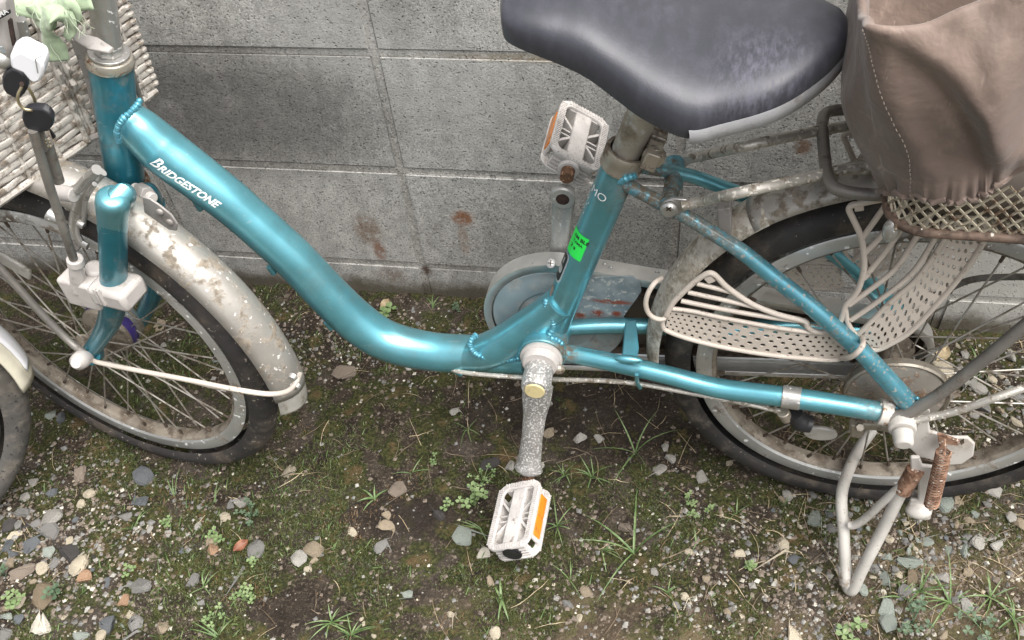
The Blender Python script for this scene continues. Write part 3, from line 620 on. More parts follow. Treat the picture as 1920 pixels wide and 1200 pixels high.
TU = [
 ((0.3646,-0.2745,0), .085, 6, 'tall grass tuft with one long blade right of the near crank', [1.1, 2.2, 3.5, 4.3, 5.1, .3], .0013),
 ((0.3751,-0.4277,0), .11, 5, 'sprawling grass plant with a long blade reaching right below the pedal', [.35, 4.2, 2.6, 1.6, 3.3], .0016),
 ((0.3341,-0.4286,0), .05, 5, 'short grass tuft left of the sprawling grass plant', None, .0011),
 ((0.3084,-0.3204,0), .045, 10, 'dense bright grass tuft right of the near pedal', None, .0011),
 ((0.269,-0.3204,0), .035, 9, 'small grass tuft just right of the crank end', None, .0010),
 ((0.2695,-0.4004,0), .045, 9, 'upright grass tuft beside the orange pedal reflector', None, .0011),
 ((0.1648,-0.4165,0), .05, 5, 'thin grass stems left of the near pedal', None, .0009),
 ((0.1147,-0.2545,0), .04, 7, 'fine grass tuft on the soil left of the crank', None, .0009),
 ((0.0475,-0.3357,0), .035, 4, 'flat grass sprig with two leaves on bare soil', [.1, 3.3, 1.2, 5], .0010),
 ((0.0132,-0.0256,0), .03, 6, 'small grass tuft at the wall foot by the block joint', [1.4,1.6,1.9,1.1,2.4,.8], .0011),
 ((0.028,-0.5848,0), .045, 12, 'bright grass tuft at the bottom edge left of centre', None, .0012),
 ((-0.0048,-0.5711,0), .045, 12, 'spreading grass tuft at the bottom edge beside the bright tuft', None, .0012),
 ((-0.1506,-0.6074,0), .05, 8, 'grass tuft at the bottom edge right of the gravel', None, .0011),
 ((-0.1939,-0.5446,0), .03, 5, 'small grass tuft beside the taupe stone', [1.4,2.0,.9,4,5.6], .0011),
 ((-0.3004,-0.4053,0), .045, 4, 'two thin green grass blades below the front tyre', [1.9,1.5,4.9,2.2], .0009),
 ((-0.336,-0.466,0), .045, 3, 'curved pale green blade on the moss left of centre', [1.0,1.5,4.1], .0014),
 ((-0.2338,-0.4112,0), .04, 4, 'thin grass stems beside the pale rough stone', [1.6,1.9,1.2,4.4], .0008),
 ((0.4213,-0.4784,0), .035, 5, 'curly grass tuft below the rear tyre', None, .0010),
 ((0.4557,-0.4065,0), .03, 4, 'wispy grass sprig under the rear wheel', None, .0008),
 ((0.2969,-0.4751,0), .055, 5, 'pale wiry grass clump below the near pedal', None, .0008),
 ((0.2107,-0.5116,0), .04, 4, 'broad-leaved sprig below the near pedal', [1.8,2.2,4.7,5.2], .0017),
 ((0.7335,-0.4402,0), .06, 9, 'grass tuft among the gravel right of the stand foot', None, .0012),
 ((0.767,-0.4502,0), .085, 10, 'large pale grass clump in the lower right corner', None, .0014),
 ((0.8186,-0.4368,0), .06, 9, 'grass clump right of the large pale clump', None, .0013),
 ((0.7103,-0.4501,0), .04, 6, 'green grass sprig beside the big grey stone', None, .0012),
 ((0.8647,-0.2634,0), .035, 8, 'grass tuft growing under the rear tyre at the right edge', None, .0012),
 ((0.8392,-0.4619,0), .05, 8, 'grass clump at the lower right edge', None, .0012),
 ((0.643,-0.5035,0), .03, 6, 'leafy sprig at the bottom edge right of centre', None, .0015),
 ((0.507,-0.3528,0), .03, 5, 'small grass tuft beneath the rear tyre', None, .0010),
 ((0.0041,-0.3845,0), .03, 5, 'grey-green leafy sprig on bare soil', [4.2,3.6,.6,1.8,2.6], .0019),
 ((0.8582,-0.0731,0), .05, 8, 'grass tuft seen through the rear wheel spokes', None, .0010),
 ((0.9127,0.0143,0), .05, 8, 'dry grass tuft at the foot of the wall on the right', None, .0010),
]
for p, L, nb, lab, azs, w in TU: tuft(p, L, nb, lab, rnd, azs, w)
def clover(pos, nl, rad_, size, label, rnd, mat='clover', stem=.012, pin=3):
    o = empty('leafy_weed', (pos[0], pos[1], gh(pos[0], pos[1]))); tag(o, label, 'weed', 'weeds growing in the soil')
    st = MB()
    for k in range(nl):
        a = rnd.uniform(0, 6.28); r = rad_*math.sqrt(rnd.random()); h = stem*rnd.uniform(.4, 1.2); c = V((r*math.cos(a), r*math.sin(a), h))
        st.tube([(0,0,0), c*.5+V((0,0,h*.3)), c], .0004, 4)
        lf = MB(); a0 = rnd.uniform(0, 6.28)
        for q in range(pin):
            d = a0+q*2*math.pi/pin; dv = V((math.cos(d), math.sin(d), .15)); sv = V((-math.sin(d), math.cos(d), 0)); s = size*rnd.uniform(.8, 1.15)
            pts = [c, c+dv*s*.5+sv*s*.42, c+dv*s*.95+sv*s*.30, c+dv*s*.86+V((0,0,-.0004)), c+dv*s*.95-sv*s*.30, c+dv*s*.5-sv*s*.42]
            lf.add(pts, [(0,1,2,3), (0,3,4,5)])
        lf.build('leaf', M[mat], o, smooth=False)
    st.build('stem', M[mat], o)
CL = [((0.1506,-0.3808,0), 9, .030, .0075, 'large clover-like weed with pale leaves left of the near pedal', 'clover', .03), ((0.1549,-0.3417,0), 10, .022, .0042, 'weed with many tiny round leaves above the pale clover', 'clover', .03),
 ((0.112,-0.3869,0), 3, .007, .006, 'tiny clover beside the dark stone', 'clover', .01), ((0.0815,-0.3167,0), 4, .008, .0045, 'tiny round-leaved weed on soil left of the crank', 'clover', .01),
 ((-0.1703,-0.4257,0), 10, .020, .005, 'blue-green leafy weed below the front tyre', 'leafy', .02), ((-0.2054,-0.4743,0), 6, .014, .0065, 'yellow-green clover on the pale stone', 'clover', .015), ((-0.1434,-0.501,0), 4, .006, .005, 'tiny clover sprig right of the dead leaf', 'clover', .01),
 ((-0.1329,-0.5538,0), 9, .018, .0055, 'pale clover patch on bare soil near the bottom', 'clover', .01), ((-0.1634,-0.5836,0), 6, .014, .0055, 'pale sprig patch left of the clover patch', 'clover', .01), ((-0.2882,-0.4503,0), 4, .008, .006, 'small clover on the moss left of centre', 'clover', .01),
 ((-0.4389,-0.5953,0), 7, .015, .008, 'clover growing over the cream stone in the gravel', 'clover', .02), ((-0.394,-0.5844,0), 4, .008, .008, 'grey-green clover beside the brown stone', 'leafy', .02), ((-0.4807,-0.5637,0), 4, .010, .007, 'grey-green clover at the left edge', 'leafy', .02),
 ((0.4433,-0.3411,0), 7, .012, .0045, 'pale rosette of tiny leaves under the rear tyre', 'clover', .008), ((0.4701,-0.3513,0), 4, .008, .0045, 'pale sprig right of the tiny rosette', 'clover', .008), ((0.4507,-0.3658,0), 4, .006, .0045, 'small pale sprig at the tip of the long blade', 'clover', .008),
 ((0.5227,-0.4292,0), 4, .006, .0075, 'single bright round-leaved weed among pebbles', 'clover', .01), ((0.7196,-0.4837,0), 10, .024, .007, 'leafy green weed at the lower right', 'leafy', .02), ((0.6427,-0.5083,0), 5, .012, .009, 'bright green leafy sprig at the bottom edge', 'clover', .02),
 ((-0.0574,-0.0517,0), 3, .010, .012, 'yellow-green leaf beside the main tube by the wall', 'clover', .012), ((0.0527,-0.028,0), 8, .010, .0035, 'cluster of tiny round grey leaves at the wall foot', 'leafy', .008), ((-0.3091,-0.5327,0), 4, .012, .006, 'pale sprouts beside the grey round stone', 'clover', .008),
 ((0.7947,-0.4743,0), 8, .030, .0065, 'low leafy weed in the lower right grass', 'leafy', .02)]
for p, nl, r, s, lab, mt, st in CL: clover(p, nl, r, s, lab, rnd, mt, st)
def dead_leaf(pos, L, rz, label, mat='dead_leaf'):
    mb = MB(); rows = []
    for i in range(7):
        t = i/6; w = L*.30*math.sin(math.pi*min(1, t*.96+.03))**.8
        rows.append([V((t*L-L/2, w*s, .002+.006*abs(s)**2*(.6+.4*t)+.001*math.sin(i*2))) for s in (-1,-.5,0,.5,1)])
    mb.grid(rows); o = mb.build('dead_leaf', M[mat]); o.location = (pos[0], pos[1], gh(pos[0], pos[1])+.002); o.rotation_euler = (.2, .1, rz)
    tag(o, label, 'leaf')
dead_leaf((-0.1669,-0.4772,0), .024, .9, 'curled reddish brown dead leaf on the moss left of centre')
dead_leaf((-0.0677,-0.0326,0), .022, 1.2, 'shrivelled tan dead leaf at the wall foot beside the main tube', 'straw')
dead_leaf((0.3285,-0.0267,0), .045, .5, 'crumpled grey-brown leaf behind the chain stays', 'twig')
dead_leaf((-0.6797,-0.1865,0), .02, .5, 'greenish dead leaf behind the front wheel at the left edge', 'twig')
dead_leaf((0.8049,-0.053,0), .035, 1.0, 'pale dry leaf on the ground seen through the rear wheel', 'straw')

# ------------------------------------------------------------------ the turquoise bicycle
# local frame: x along the bike towards the rear, y away from the camera, z up, origin under the rear axle
AX = Matrix(((.9997,.0263,0,.6602), (-.0262,.9986,.0467,-.3121), (.0012,-.0466,.9989,.0003), (0,0,0,1)))
bike = empty('bicycle'); bike.matrix_world = AX
tag(bike, 'dirty turquoise step-through city bicycle standing side-on in front of the wall', 'bicycle')
YN = V((0,-1,0))
RA = V((0, .010, .2594))                                    # rear axle
FA = V((-1.0066, -.0366, .2313)); FN = V((.1739,.9847,-.0117)).normalized()   # front axle, wheel normal away from camera
FX = V((.9848,-.1739,.0024)).normalized(); FZ = FX.cross(FN); FX = FN.cross(FZ)
FM = Matrix(((FX.x,FN.x,FZ.x,FA.x), (FX.y,FN.y,FZ.y,FA.y), (FX.z,FN.z,FZ.z,FA.z), (0,0,0,1)))
def mirF(p): p = V(p); return p-2*((p-FA).dot(FN))*FN
def mirY(p, c=0.0): return V((p[0], 2*c-p[1], p[2]))
def P(name, mb, mat, parent=bike, **k): return mb.build(name, M[mat] if isinstance(mat, str) else mat, parent, **k)

# ---- frame tubes
MT = catmull([(-0.8546,0,0.5654),(-0.8429,0,0.55),(-0.8281,0,0.5266),(-0.8096,0,0.5042),(-0.7905,0,0.4821),(-0.77,0,0.458),(-0.7513,0,0.4322),(-0.7334,0,0.4055),(-0.7151,0,0.3781),(-0.6968,0,0.3443),(-0.6776,0,0.3074),(-0.6547,0,0.2693),(-0.6275,0,0.2395),(-0.5962,0,0.2251),(-0.554,0,0.2195),(-0.5139,0,0.222),(-0.4729,0,0.2258),(-0.4347,0,0.2291)], 8)
MTR = lerp_list([0.0202,0.0238,0.0269,0.0270,0.0264,0.0258,0.0252,0.0253,0.0256,0.0261,0.0266,0.0272,0.0268,0.0263,0.0251,0.0246,0.0244,0.0242], len(MT))
P('main_tube', MB().tube(MT, MTR, 48), 'teal', ang=60)
HT, HB = V((-0.8424,0,0.6362)), V((-0.8918,0,0.4722))
HR = 0.0219
hd = (HB-HT).normalized()
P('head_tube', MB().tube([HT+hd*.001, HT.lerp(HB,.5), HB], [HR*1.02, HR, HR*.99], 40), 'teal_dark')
SB, ST = V((-0.4065,0,0.2603)), V((-0.3142,0,0.5443))
SR = 0.0189
sdn = (ST-SB).normalized()
P('seat_tube', MB().tube([SB, ST], SR, 40), 'teal')
# gusset tube between the main tube and the seat tube
GP = catmull([(-0.513,-0.004,0.2215),(-0.4889,-0.004,0.2312),(-0.4595,-0.004,0.2525),(-0.4303,-0.004,0.2829),(-0.4058,-0.004,0.3106),(-0.3842,-0.004,0.3369)], 6)
P('brace_tube', MB().tube(GP, [0.0204,0.0242,0.0245,0.0228,0.0210,0.0194], 32), 'teal', ang=60)
BBn = V((-0.4043,-0.036,0.2738)); BBf = mirY(BBn)
P('bottom_bracket_shell', MB().tube([BBn, BBf], 0.0280, 36), 'teal', bevel=.0015)
NS = catmull([(-0.3854,-0.022,0.2683),(-0.3262,-0.032,0.2707),(-0.2563,-0.042,0.2685),(-0.1957,-0.05,0.2632),(-0.124,-0.06,0.2716),(-0.0724,-0.064,0.2726),(-0.0213,-0.067,0.2706)], 5)
NSR = [0.0108,0.0111,0.0117,0.0120,0.0115]
P('chain_stay', MB().tube(NS, NSR, 24), 'teal')
P('chain_stay', MB().tube([V((p.x, .018+(p.y*-1-.022)*.80, p.z)) for p in NS], [r*.92 for r in NSR], 24), 'teal')
US = catmull([(-0.313,-0.01,0.524),(-0.2952,-0.016,0.518),(-0.2496,-0.028,0.5013),(-0.215,-0.035,0.4831),(-0.1884,-0.04,0.4678),(-0.1585,-0.044,0.4436),(-0.1223,-0.049,0.4158),(-0.0957,-0.053,0.393),(-0.0555,-0.058,0.3557),(-0.0339,-0.06,0.3317),(0.0056,-0.064,0.2865)], 5)
USR = [0.0069,0.0074,0.0086,0.0094,0.0110]
P('seat_stay', MB().tube(US, USR, 24, squash=None), 'teal_dusty')
P('seat_stay', MB().tube([mirY(p, .004) for p in US], USR, 24), 'teal')
# small stubs that carry the rack at the top of the stays
P('rack_boss', MB().cyl((-0.2648,0.052,0.5079), (-0.2641,0.02,0.4967), .0105, .0095), 'teal_dusty', bevel=.001)
P('rack_boss', MB().cyl((-0.2652,0.03,0.504), (-0.2649,0.006,0.501), .0088, .0088), 'teal_dusty', bevel=.001)
P('stay_bridge', MB().cyl((-0.2663,0.02,0.4965), (-0.2674,-0.03,0.5147), .0075), 'teal_dusty')
P('fender_bracket', MB().plate([(-0.2179,0,0.4999),(-0.205,0,0.5037),(-0.2013,0,0.4736),(-0.1999,0,0.4464),(-0.2148,0,0.454),(-0.2155,0,0.476)], (0,.030,0)), 'grey_plate', bevel=.0015)
br = MB().plate([V(a) for a in ((-0.3107,-0.034,0.2636), (-0.312,0.022,0.2816), (-0.2994,0.024,0.2868), (-0.2937,-0.006,0.2823), (-0.2917,-0.012,0.2749), (-0.2935,-0.03,0.2634))], (.001,0,.0035))
P('chain_stay_bridge', br, 'teal', bevel=.0012)
P('weld_patch', MB().ball((-0.3008,-0.048,0.2968), .011, 14, (1.5,.5,.5)), 'teal')

# weld beads: overlapping ripples
def weld(path, r, step, name='weld_bead', mat='weld'):
    pts = catmull(path, 10); mb = MB(); acc = 0; rw = random.Random(len(path))
    for a, b in zip(pts, pts[1:]):
        acc += (b-a).length
        if acc >= step:
            acc = rw.uniform(-.25,.25)*step; kr = rw.uniform(.86,1.05); t = (b-a).normalized(); q = t.to_track_quat('Z', 'Y')
            vs0 = len(mb.v); mb.ball((0,0,0), 1, 10)
            for i in range(vs0, len(mb.v)):
                v = q @ V((mb.v[i][0]*r*kr, mb.v[i][1]*r*kr, mb.v[i][2]*step*.95)); mb.v[i] = tuple(b+v+V((rw.uniform(-.0003,.0003),.0021,rw.uniform(-.0003,.0003))))
    return P(name, mb, mat)
def on_tube(p, axis_pts, R, off=0.0):       # push a point out to the surface of the tube around the given axis
    p = V(p); best = min(((p-(a+(b-a)*max(0, min(1, (p-a).dot(b-a)/(b-a).length_squared)))) .length, a+(b-a)*max(0, min(1, (p-a).dot(b-a)/(b-a).length_squared))) for a, b in zip(axis_pts, axis_pts[1:]))
    d = p-best[1]; d.normalize(); return best[1]+d*(R+off)
weld([(-0.8179,-0.012,0.5978),(-0.8192,-0.02,0.594),(-0.8245,-0.028,0.5906),(-0.8329,-0.033,0.585),(-0.8415,-0.035,0.5752),(-0.8478,-0.034,0.5645),(-0.852,-0.031,0.5537)], .0042, .0034)
weld([(-0.4896,-0.012,0.2741),(-0.4956,-0.022,0.2726),(-0.4972,-0.025,0.2639),(-0.4922,-0.026,0.2528),(-0.482,-0.026,0.2462),(-0.4692,-0.026,0.245),(-0.4523,-0.026,0.2454),(-0.4372,-0.026,0.2506)], .0042, .0032)
weld([(-0.3999,-0.012,0.3485),(-0.4004,-0.016,0.3393),(-0.397,-0.02,0.3304),(-0.3919,-0.023,0.3224),(-0.3923,-0.024,0.3096),(-0.3976,-0.026,0.298)], .0042, .0032)
weld([(-0.4338,-0.03,0.2587),(-0.4308,-0.03,0.273),(-0.4221,-0.03,0.2868),(-0.4101,-0.029,0.2949),(-0.3991,-0.029,0.2973),(-0.3881,-0.03,0.2971),(-0.3801,-0.03,0.2897)], .0042, .0032)
weld([(-0.3188,-0.01,0.5181),(-0.3135,-0.02,0.5327),(-0.3073,-0.024,0.5396),(-0.3004,-0.02,0.5396)], .0042, .0032)
weld([(0.0094,-0.068,0.3024),(0.0131,-0.07,0.2944),(0.0058,-0.07,0.2857),(-0.0105,-0.068,0.2776)], .0030, .0030)

# ---- head set, stem, fork
P('headset_cup', MB().lathe(HT-hd*.004, hd, [(.0, -.003), (.018,-.003), (.0225,-.0015), (.0245,.003), (.0240,.0085), (.0215,.011), (.0200,.0115)], 40), 'chrome_rust')
P('headset_nut', MB().tube([HT-hd*.020, HT-hd*.010], .0150, 8), 'alu', bevel=.0012, ang=20)
P('headset_washer', MB().cyl(HT-hd*.010, HT-hd*.0075, .0205, n=36), 'alu', bevel=.0006)
P('bearing_race', MB().lathe(HT-hd*.0075, hd, [(.0172,0), (.0175,.004), (.0168,.0045)], 36), 'rust')
P('lower_headset_ring', MB().lathe(HB-hd*.003, hd, [(HR*.98,-.004), (HR*1.18,-.002), (HR*1.24,.002), (HR*1.18,.0055), (HR*.95,.007)], 36), 'ring_rust')
P('handlebar_stem', MB().tube([HT-hd*.006, HT-hd*.10, HT-hd*.17], 0.0138*.98, 30), 'alu')
FT = V((-0.8923,0,0.4642)); 
def fk(x): return x
crown = MB()
crown.tube(catmull([(-0.8056,-0.124,0.5632),(-0.8069,-0.1238,0.5602),(-0.8118,-0.1231,0.5496),(-0.8197,-0.1218,0.5338),(-0.8301,-0.1203,0.5113)], 3), [.006,.0125,.0165,.0172,.0162,.0152,.0148], 30)
P('fork_crown', crown, 'teal', ang=60)
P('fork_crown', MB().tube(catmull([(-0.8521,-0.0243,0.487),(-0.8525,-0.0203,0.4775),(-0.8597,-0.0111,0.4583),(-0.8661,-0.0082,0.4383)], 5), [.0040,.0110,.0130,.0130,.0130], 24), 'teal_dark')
P('crown_web', MB().tube([HB+hd*.004, HB+hd*.022], [.0195,.0185], 26), 'teal', bevel=.003)
P('crown_web', MB().tube(catmull([HB+hd*.014, HB+hd*.024+V((-.002,-.012,0)), V((-0.8076,-0.1086,0.549)), V((-0.8152,-0.1214,0.5507))], 4), [.0125,.0120,.0125,.0110], 20), 'teal')
FB = catmull([(-0.8169,-0.1233,0.5403),(-0.8398,-0.1199,0.4875),(-0.8681,-0.1156,0.4245),(-0.8991,-0.1109,0.3636),(-0.9368,-0.1048,0.3146),(-0.9762,-0.0984,0.27)], 6)
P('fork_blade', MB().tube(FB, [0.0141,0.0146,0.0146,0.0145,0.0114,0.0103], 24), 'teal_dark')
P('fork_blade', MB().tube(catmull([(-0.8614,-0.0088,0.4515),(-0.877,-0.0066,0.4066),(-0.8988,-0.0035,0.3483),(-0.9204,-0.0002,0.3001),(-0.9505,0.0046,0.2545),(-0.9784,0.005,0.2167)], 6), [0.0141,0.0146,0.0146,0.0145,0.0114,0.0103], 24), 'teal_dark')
P('crown_bolt', MB().tube([V((-0.8667,-0.02,0.4824)), V((-0.835,-0.036,0.4825))], .0062, 12), 'plastic_white', bevel=.0008)
P('crown_bolt', MB().tube([V((-0.8594,-0.022,0.4815)), V((-0.8412,-0.034,0.4858))], .0092, 6), 'grey_plate', bevel=.0008)
P('fender_tab', MB().plate([(-0.8002,-0.0918,0.5344),(-0.7912,-0.0934,0.5336),(-0.782,-0.0951,0.5272),(-0.7716,-0.097,0.5168),(-0.7685,-0.0977,0.5044),(-0.7738,-0.0969,0.4943),(-0.7836,-0.0952,0.4934),(-0.7971,-0.0927,0.5035),(-0.8074,-0.0908,0.5113)], FN*.0025), 'grey_plate', bevel=.001)
for a in ((-0.7841,-0.0973,0.5189), (-0.777,-0.0987,0.5068)): P('rivet', MB().ball(a, .0042, 12, (1,.5,1)), 'grey_plate')

# steering lock on the near blade
lk = MB().box(V((-0.9095,-0.1146,0.4104)), (FX, FN, FZ), (.0235,.014,.020))
P('steering_lock', lk, 'plastic_white', bevel=.004)
cl = MB().box(V((-0.8623,-0.1208,0.4194)), (FX, FN, FZ), (.0255,.020,.0135))
P('lock_clamp', cl, 'plastic_white', bevel=.006)
P('lock_clamp_ridge', MB().box(V((-0.8734,-0.14,0.4266)), (FX, FN, FZ), (.0016,.002,.012)), 'plastic_white', bevel=.0007)
P('lock_clamp_ridge', MB().box(V((-0.8693,-0.1408,0.4261)), (FX, FN, FZ), (.0016,.002,.012)), 'plastic_white', bevel=.0007)
P('lock_cylinder', MB().tube([(-0.8928,-0.125,0.4636),(-0.9128,-0.1221,0.4149)], [.0072,.0082], 18), 'plastic_white', bevel=.001)
P('lock_cylinder_cap', MB().tube([(-0.8909,-0.1253,0.4688),(-0.8939,-0.1249,0.4585)], [.0088,.0094], 18), 'plastic_white', bevel=.0015)
P('lock_cylinder', MB().tube([(-0.8913,-0.1053,0.4369),(-0.9125,-0.1022,0.3801)], [.011,.013], 18), 'plastic_white', bevel=.003)
P('lock_rod', MB().tube(catmull([(-0.8408,-0.1421,0.6502),(-0.8483,-0.1412,0.6205),(-0.8572,-0.14,0.5849),(-0.8659,-0.1389,0.5459),(-0.8746,-0.1379,0.508),(-0.8937,-0.1249,0.4633)], 4), .0046, 12), 'rod_dull')
P('lock_rod', MB().tube(catmull([(-0.8494,-0.1257,0.6225),(-0.8542,-0.1251,0.6015),(-0.86,-0.1244,0.5755)], 4), .0058, 12), 'rod_dull')

# rim brake
cal = MB()
cal.tube(catmull([(-0.8321,-0.0939,0.5656),(-0.857,-0.0897,0.5446),(-0.8816,-0.0857,0.5199),(-0.9021,-0.0824,0.493),(-0.9161,-0.0802,0.468),(-0.9176,-0.0802,0.4502),(-0.9094,-0.0817,0.4443)], 5), [.0052,.0058,.0072,.0070,.0066,.0060,.0058], 12, squash=(tuple(FN), .6))
cal.tube(catmull([(-0.823,-0.1095,0.5812),(-0.8419,-0.1064,0.5666),(-0.8606,-0.1033,0.5503),(-0.88,-0.1,0.539)], 5), [.0055,.0050,.0052,.0060], 12)
cal.tube(catmull([(-0.9204,-0.0691,0.4893),(-0.9119,-0.0704,0.5003),(-0.9077,-0.0711,0.5057)], 3), .004, 8)
cal.tube(catmull([(-0.8443,-0.098,0.5522),(-0.866,-0.0944,0.5298),(-0.8813,-0.092,0.5045),(-0.8913,-0.0905,0.4856)], 4), [.0028,.0030,.0030,.0028], 8)
P('brake_caliper', cal, 'alu')
P('brake_caliper_bolt', MB().tube([(-0.8875,-0.1047,0.5437),(-0.8653,-0.1086,0.5444)], [.0085,.0080], 14), 'plastic_white', bevel=.001)
P('brake_caliper_bolt', MB().tube([(-0.9113,-0.1059,0.5138),(-0.9004,-0.1079,0.5075)], [.0085,.0065], 14), 'alu', bevel=.001)
P('brake_caliper_bolt', MB().tube([(-0.8929,-0.0942,0.4932),(-0.8866,-0.0953,0.4887)], [.0050,.0045], 10), 'alu', bevel=.001)
P('brake_pad', MB().tube([(-0.9437,-0.0656,0.4345),(-0.9364,-0.067,0.4248)], [.008,.0075], 12), 'rod_dull', bevel=.001)
P('brake_pad', MB().tube([(-0.9368,-0.0446,0.423),(-0.9318,-0.0456,0.4108)], [.0075,.0085], 12), 'alu', bevel=.001)

# ---- wheels
def tyre(name, Rt, parent, mat, W=.0195, blocks=84):
    prof = []
    for k in range(19):
        a = math.radians(-128+256*k/18); prof.append((Rt-W+W*1.02*math.cos(a)-.001, W*math.sin(a)))
    seg = blocks*4
    def fr(i, j, r, h):
        c = abs(j-9)
        if c in (4, 5) and i % 4 == 0: r -= .0022
        elif c in (3,) and i % 4 == 0: r -= .0008
        elif c in (2, 6): r -= .0009
        if c == 1 and (i % 4) == 2: r -= .0007
        return r, h
    return P(name, MB().lathe((0,0,0), (0,1,0), prof, seg, ref=(1,0,0), fr=fr), mat, parent, ang=32)
def rim(parent, Rr, m1, m2):
    w = .0135; n = 120
    P('rim', MB().lathe((0,0,0), (0,1,0), [(Rr-.018,-w*.80), (Rr-.0155,-w*.98), (Rr-.002,-w*1.02), (Rr+.0005,-w*.9), (Rr-.002,-w*.7), (Rr-.002,w*.7), (Rr+.0005,w*.9), (Rr-.002,w*1.02), (Rr-.0155,w*.98), (Rr-.018,w*.80)], n, ref=(1,0,0)), m1, parent)
    P('rim_bed', MB().lathe((0,0,0), (0,1,0), [(Rr-.0182,-w*.80), (Rr-.0225,-w*.55), (Rr-.0240,0), (Rr-.0225,w*.55), (Rr-.0182,w*.80)], n, ref=(1,0,0)), m2, parent)
def spokes(parent, Rr, rn, rf, yn, yf, n=36, cross=3, ph=0.0):
    sme = None
    for k in range(n):
        near = k % 2 == 0; out = (k//2) % 2 == 0
        a = 2*math.pi*(k+.5)/n+ph; r0 = rn if near else rf; y0 = yn if near else yf
        da = (1 if out else -1)*2*math.pi*cross/18*.92
        A = V((r0*math.cos(a+da), y0+(.002 if out else -.002), r0*math.sin(a+da))); Bp = V(((Rr-.022)*math.cos(a), (-.003 if near else .003), (Rr-.022)*math.sin(a)))
        t = (Bp-A).normalized()
        P('spoke', MB().tube([A, Bp], .00115, 7), 'spoke', parent)
        if k == 0 or True: P('nipple', MB().tube([Bp-t*.011, Bp+t*.001], [.0019,.0022], 8), 'chain', parent)
RW = empty('rear_wheel', RA, bike)
tyre('tyre', .263, RW, 'rubber'); rim(RW, .2235, 'rim', 'rim_in')
spokes(RW, .2235, .021, .024, -.030, .026, ph=.09)
P('hub', MB().lathe((0,0,0), (0,1,0), [(.0,-.034), (.022,-.034), (.024,-.031), (.024,-.028), (.013,-.024), (.012,0), (.013,.022), (.026,.025), (.026,.028), (.010,.031), (0,.031)], 32), 'rim_in', RW)
P('valve', MB().tube([V((.118,0,.165))*1.07, V((.108,0,.150))], [.0030,.0045], 12), 'case_grey', RW)
FW = empty('front_wheel', (0,0,0), bike); FW.matrix_local = FM
tyre('tyre', .262, FW, 'rubber_mud'); rim(FW, .2225, 'rim', 'rim_in')
spokes(FW, .2225, .020, .020, -.024, .024, ph=.02)
P('hub', MB().lathe((0,0,0), (0,1,0), [(.0,-.034), (.0115,-.034), (.012,-.028), (.024,-.026), (.0245,-.022), (.016,-.018), (.017,.004), (.036,.006), (.038,.010), (.038,.034), (.034,.038), (0,.040)], 36), 'rim_in', FW)
P('hub_drum_band', MB().lathe((0,0,0), (0,1,0), [(.0384,.011), (.0388,.013), (.0388,.022), (.0384,.024)], 40), 'purple', FW)
P('hub_cap', MB().lathe((0,0,0), (0,1,0), [(.0385,.0245), (.0388,.026), (.036,.040), (.026,.046), (0,.047)], 36), 'alu', FW)
P('wheel_reflector', MB().box((-.075,-.010,.118), (V((.86,0,-.5)), V((0,1,0)), V((.5,0,.86))), (.023,.003,.012)), 'reflector', FW, bevel=.003)
P('wheel_reflector', MB().tube([V((-0.0636,-0.008,0.1425))-RA-V((0,.002,0)), V((-0.0636,-0.008,0.1425))-RA+V((0,.004,0))], .0205, 28, squash=((0,0,1), .62)), 'reflector', RW, bevel=.002)
# axle ends
P('axle_nut', MB().tube([V((-0.9721,-0.1082,0.2756)), V((-0.9643,-0.1246,0.2896)), V((-0.9625,-0.133,0.2946)), V((-0.961,-0.1383,0.298))], [.0090,.0115,.0105,.0060], 18), 'plastic_white')
P('axle_nut', MB().tube([V((-0.9734,-0.1009,0.2732)), V((-0.9718,-0.1133,0.2785))], .0080, 6), 'steel', bevel=.0008)
P('fork_dropout', MB().tube([V((-0.9776,-0.0921,0.2606)), V((-0.9694,-0.1056,0.2731))], [.013,.012], 20), 'teal_dark', bevel=.001)

# ---- rear brake drum
P('brake_drum', MB().lathe(V((.0,-.036,.2594)), (0,-1,0), [(.050,-.014), (.0575,-.010), (.0580,-.002), (.0560,.0), (.0535,-.0015), (.052,-.004), (.030,-.0045), (.028,-.002), (0,-.002)], 48), worn('rusty_brake_drum', (.34,.32,.29), .5, .4, (.27,.15,.09), (.46,.60), 34, spots=[((0.0344,-0.04,0.2808), (.045,.05,.04), 1.0)], bump=.4, dscale=60) if False else M['steel'])
P('brake_drum_face', MB().lathe(V((.0,-.0335,.2594)), (0,-1,0), [(.0525,0), (.048,.0015), (.010,.0022), (0,.0022)], 40), 'rust_face')
P('brake_arm', MB().tube(catmull([(0.0036,-0.06,0.2333),(-0.0195,-0.06,0.2342),(-0.0392,-0.06,0.2307)], 3), [.0065,.0060,.0075], 12, squash=((0,1,0), .4)), 'steel')
P('brake_arm_clamp', MB().tube([(-0.0398,-0.058,0.238),(-0.0359,-0.058,0.2163)], .0085, 6), 'steel', bevel=.001)
P('brake_arm_bolt', MB().tube([(-0.0365,-0.062,0.2348),(-0.0366,-0.068,0.2398)], .0050, 6), 'steel', bevel=.0006)
P('stay_sleeve', MB().tube([(-0.1264,-0.06,0.2722),(-0.1063,-0.062,0.2732)], 0.0132, 26), 'alu', bevel=.0008)
P('sleeve_bolt', MB().tube([(-0.1221,-0.062,0.247),(-0.1159,-0.06,0.2314)], [.0075,.0065], 12), 'steel', bevel=.001)
P('cable_boot', MB().tube(catmull([(-0.1083,-0.058,0.2412),(-0.1004,-0.058,0.2274),(-0.088,-0.058,0.2234)], 3), [.009,.012,.010], 12), 'black_plastic')

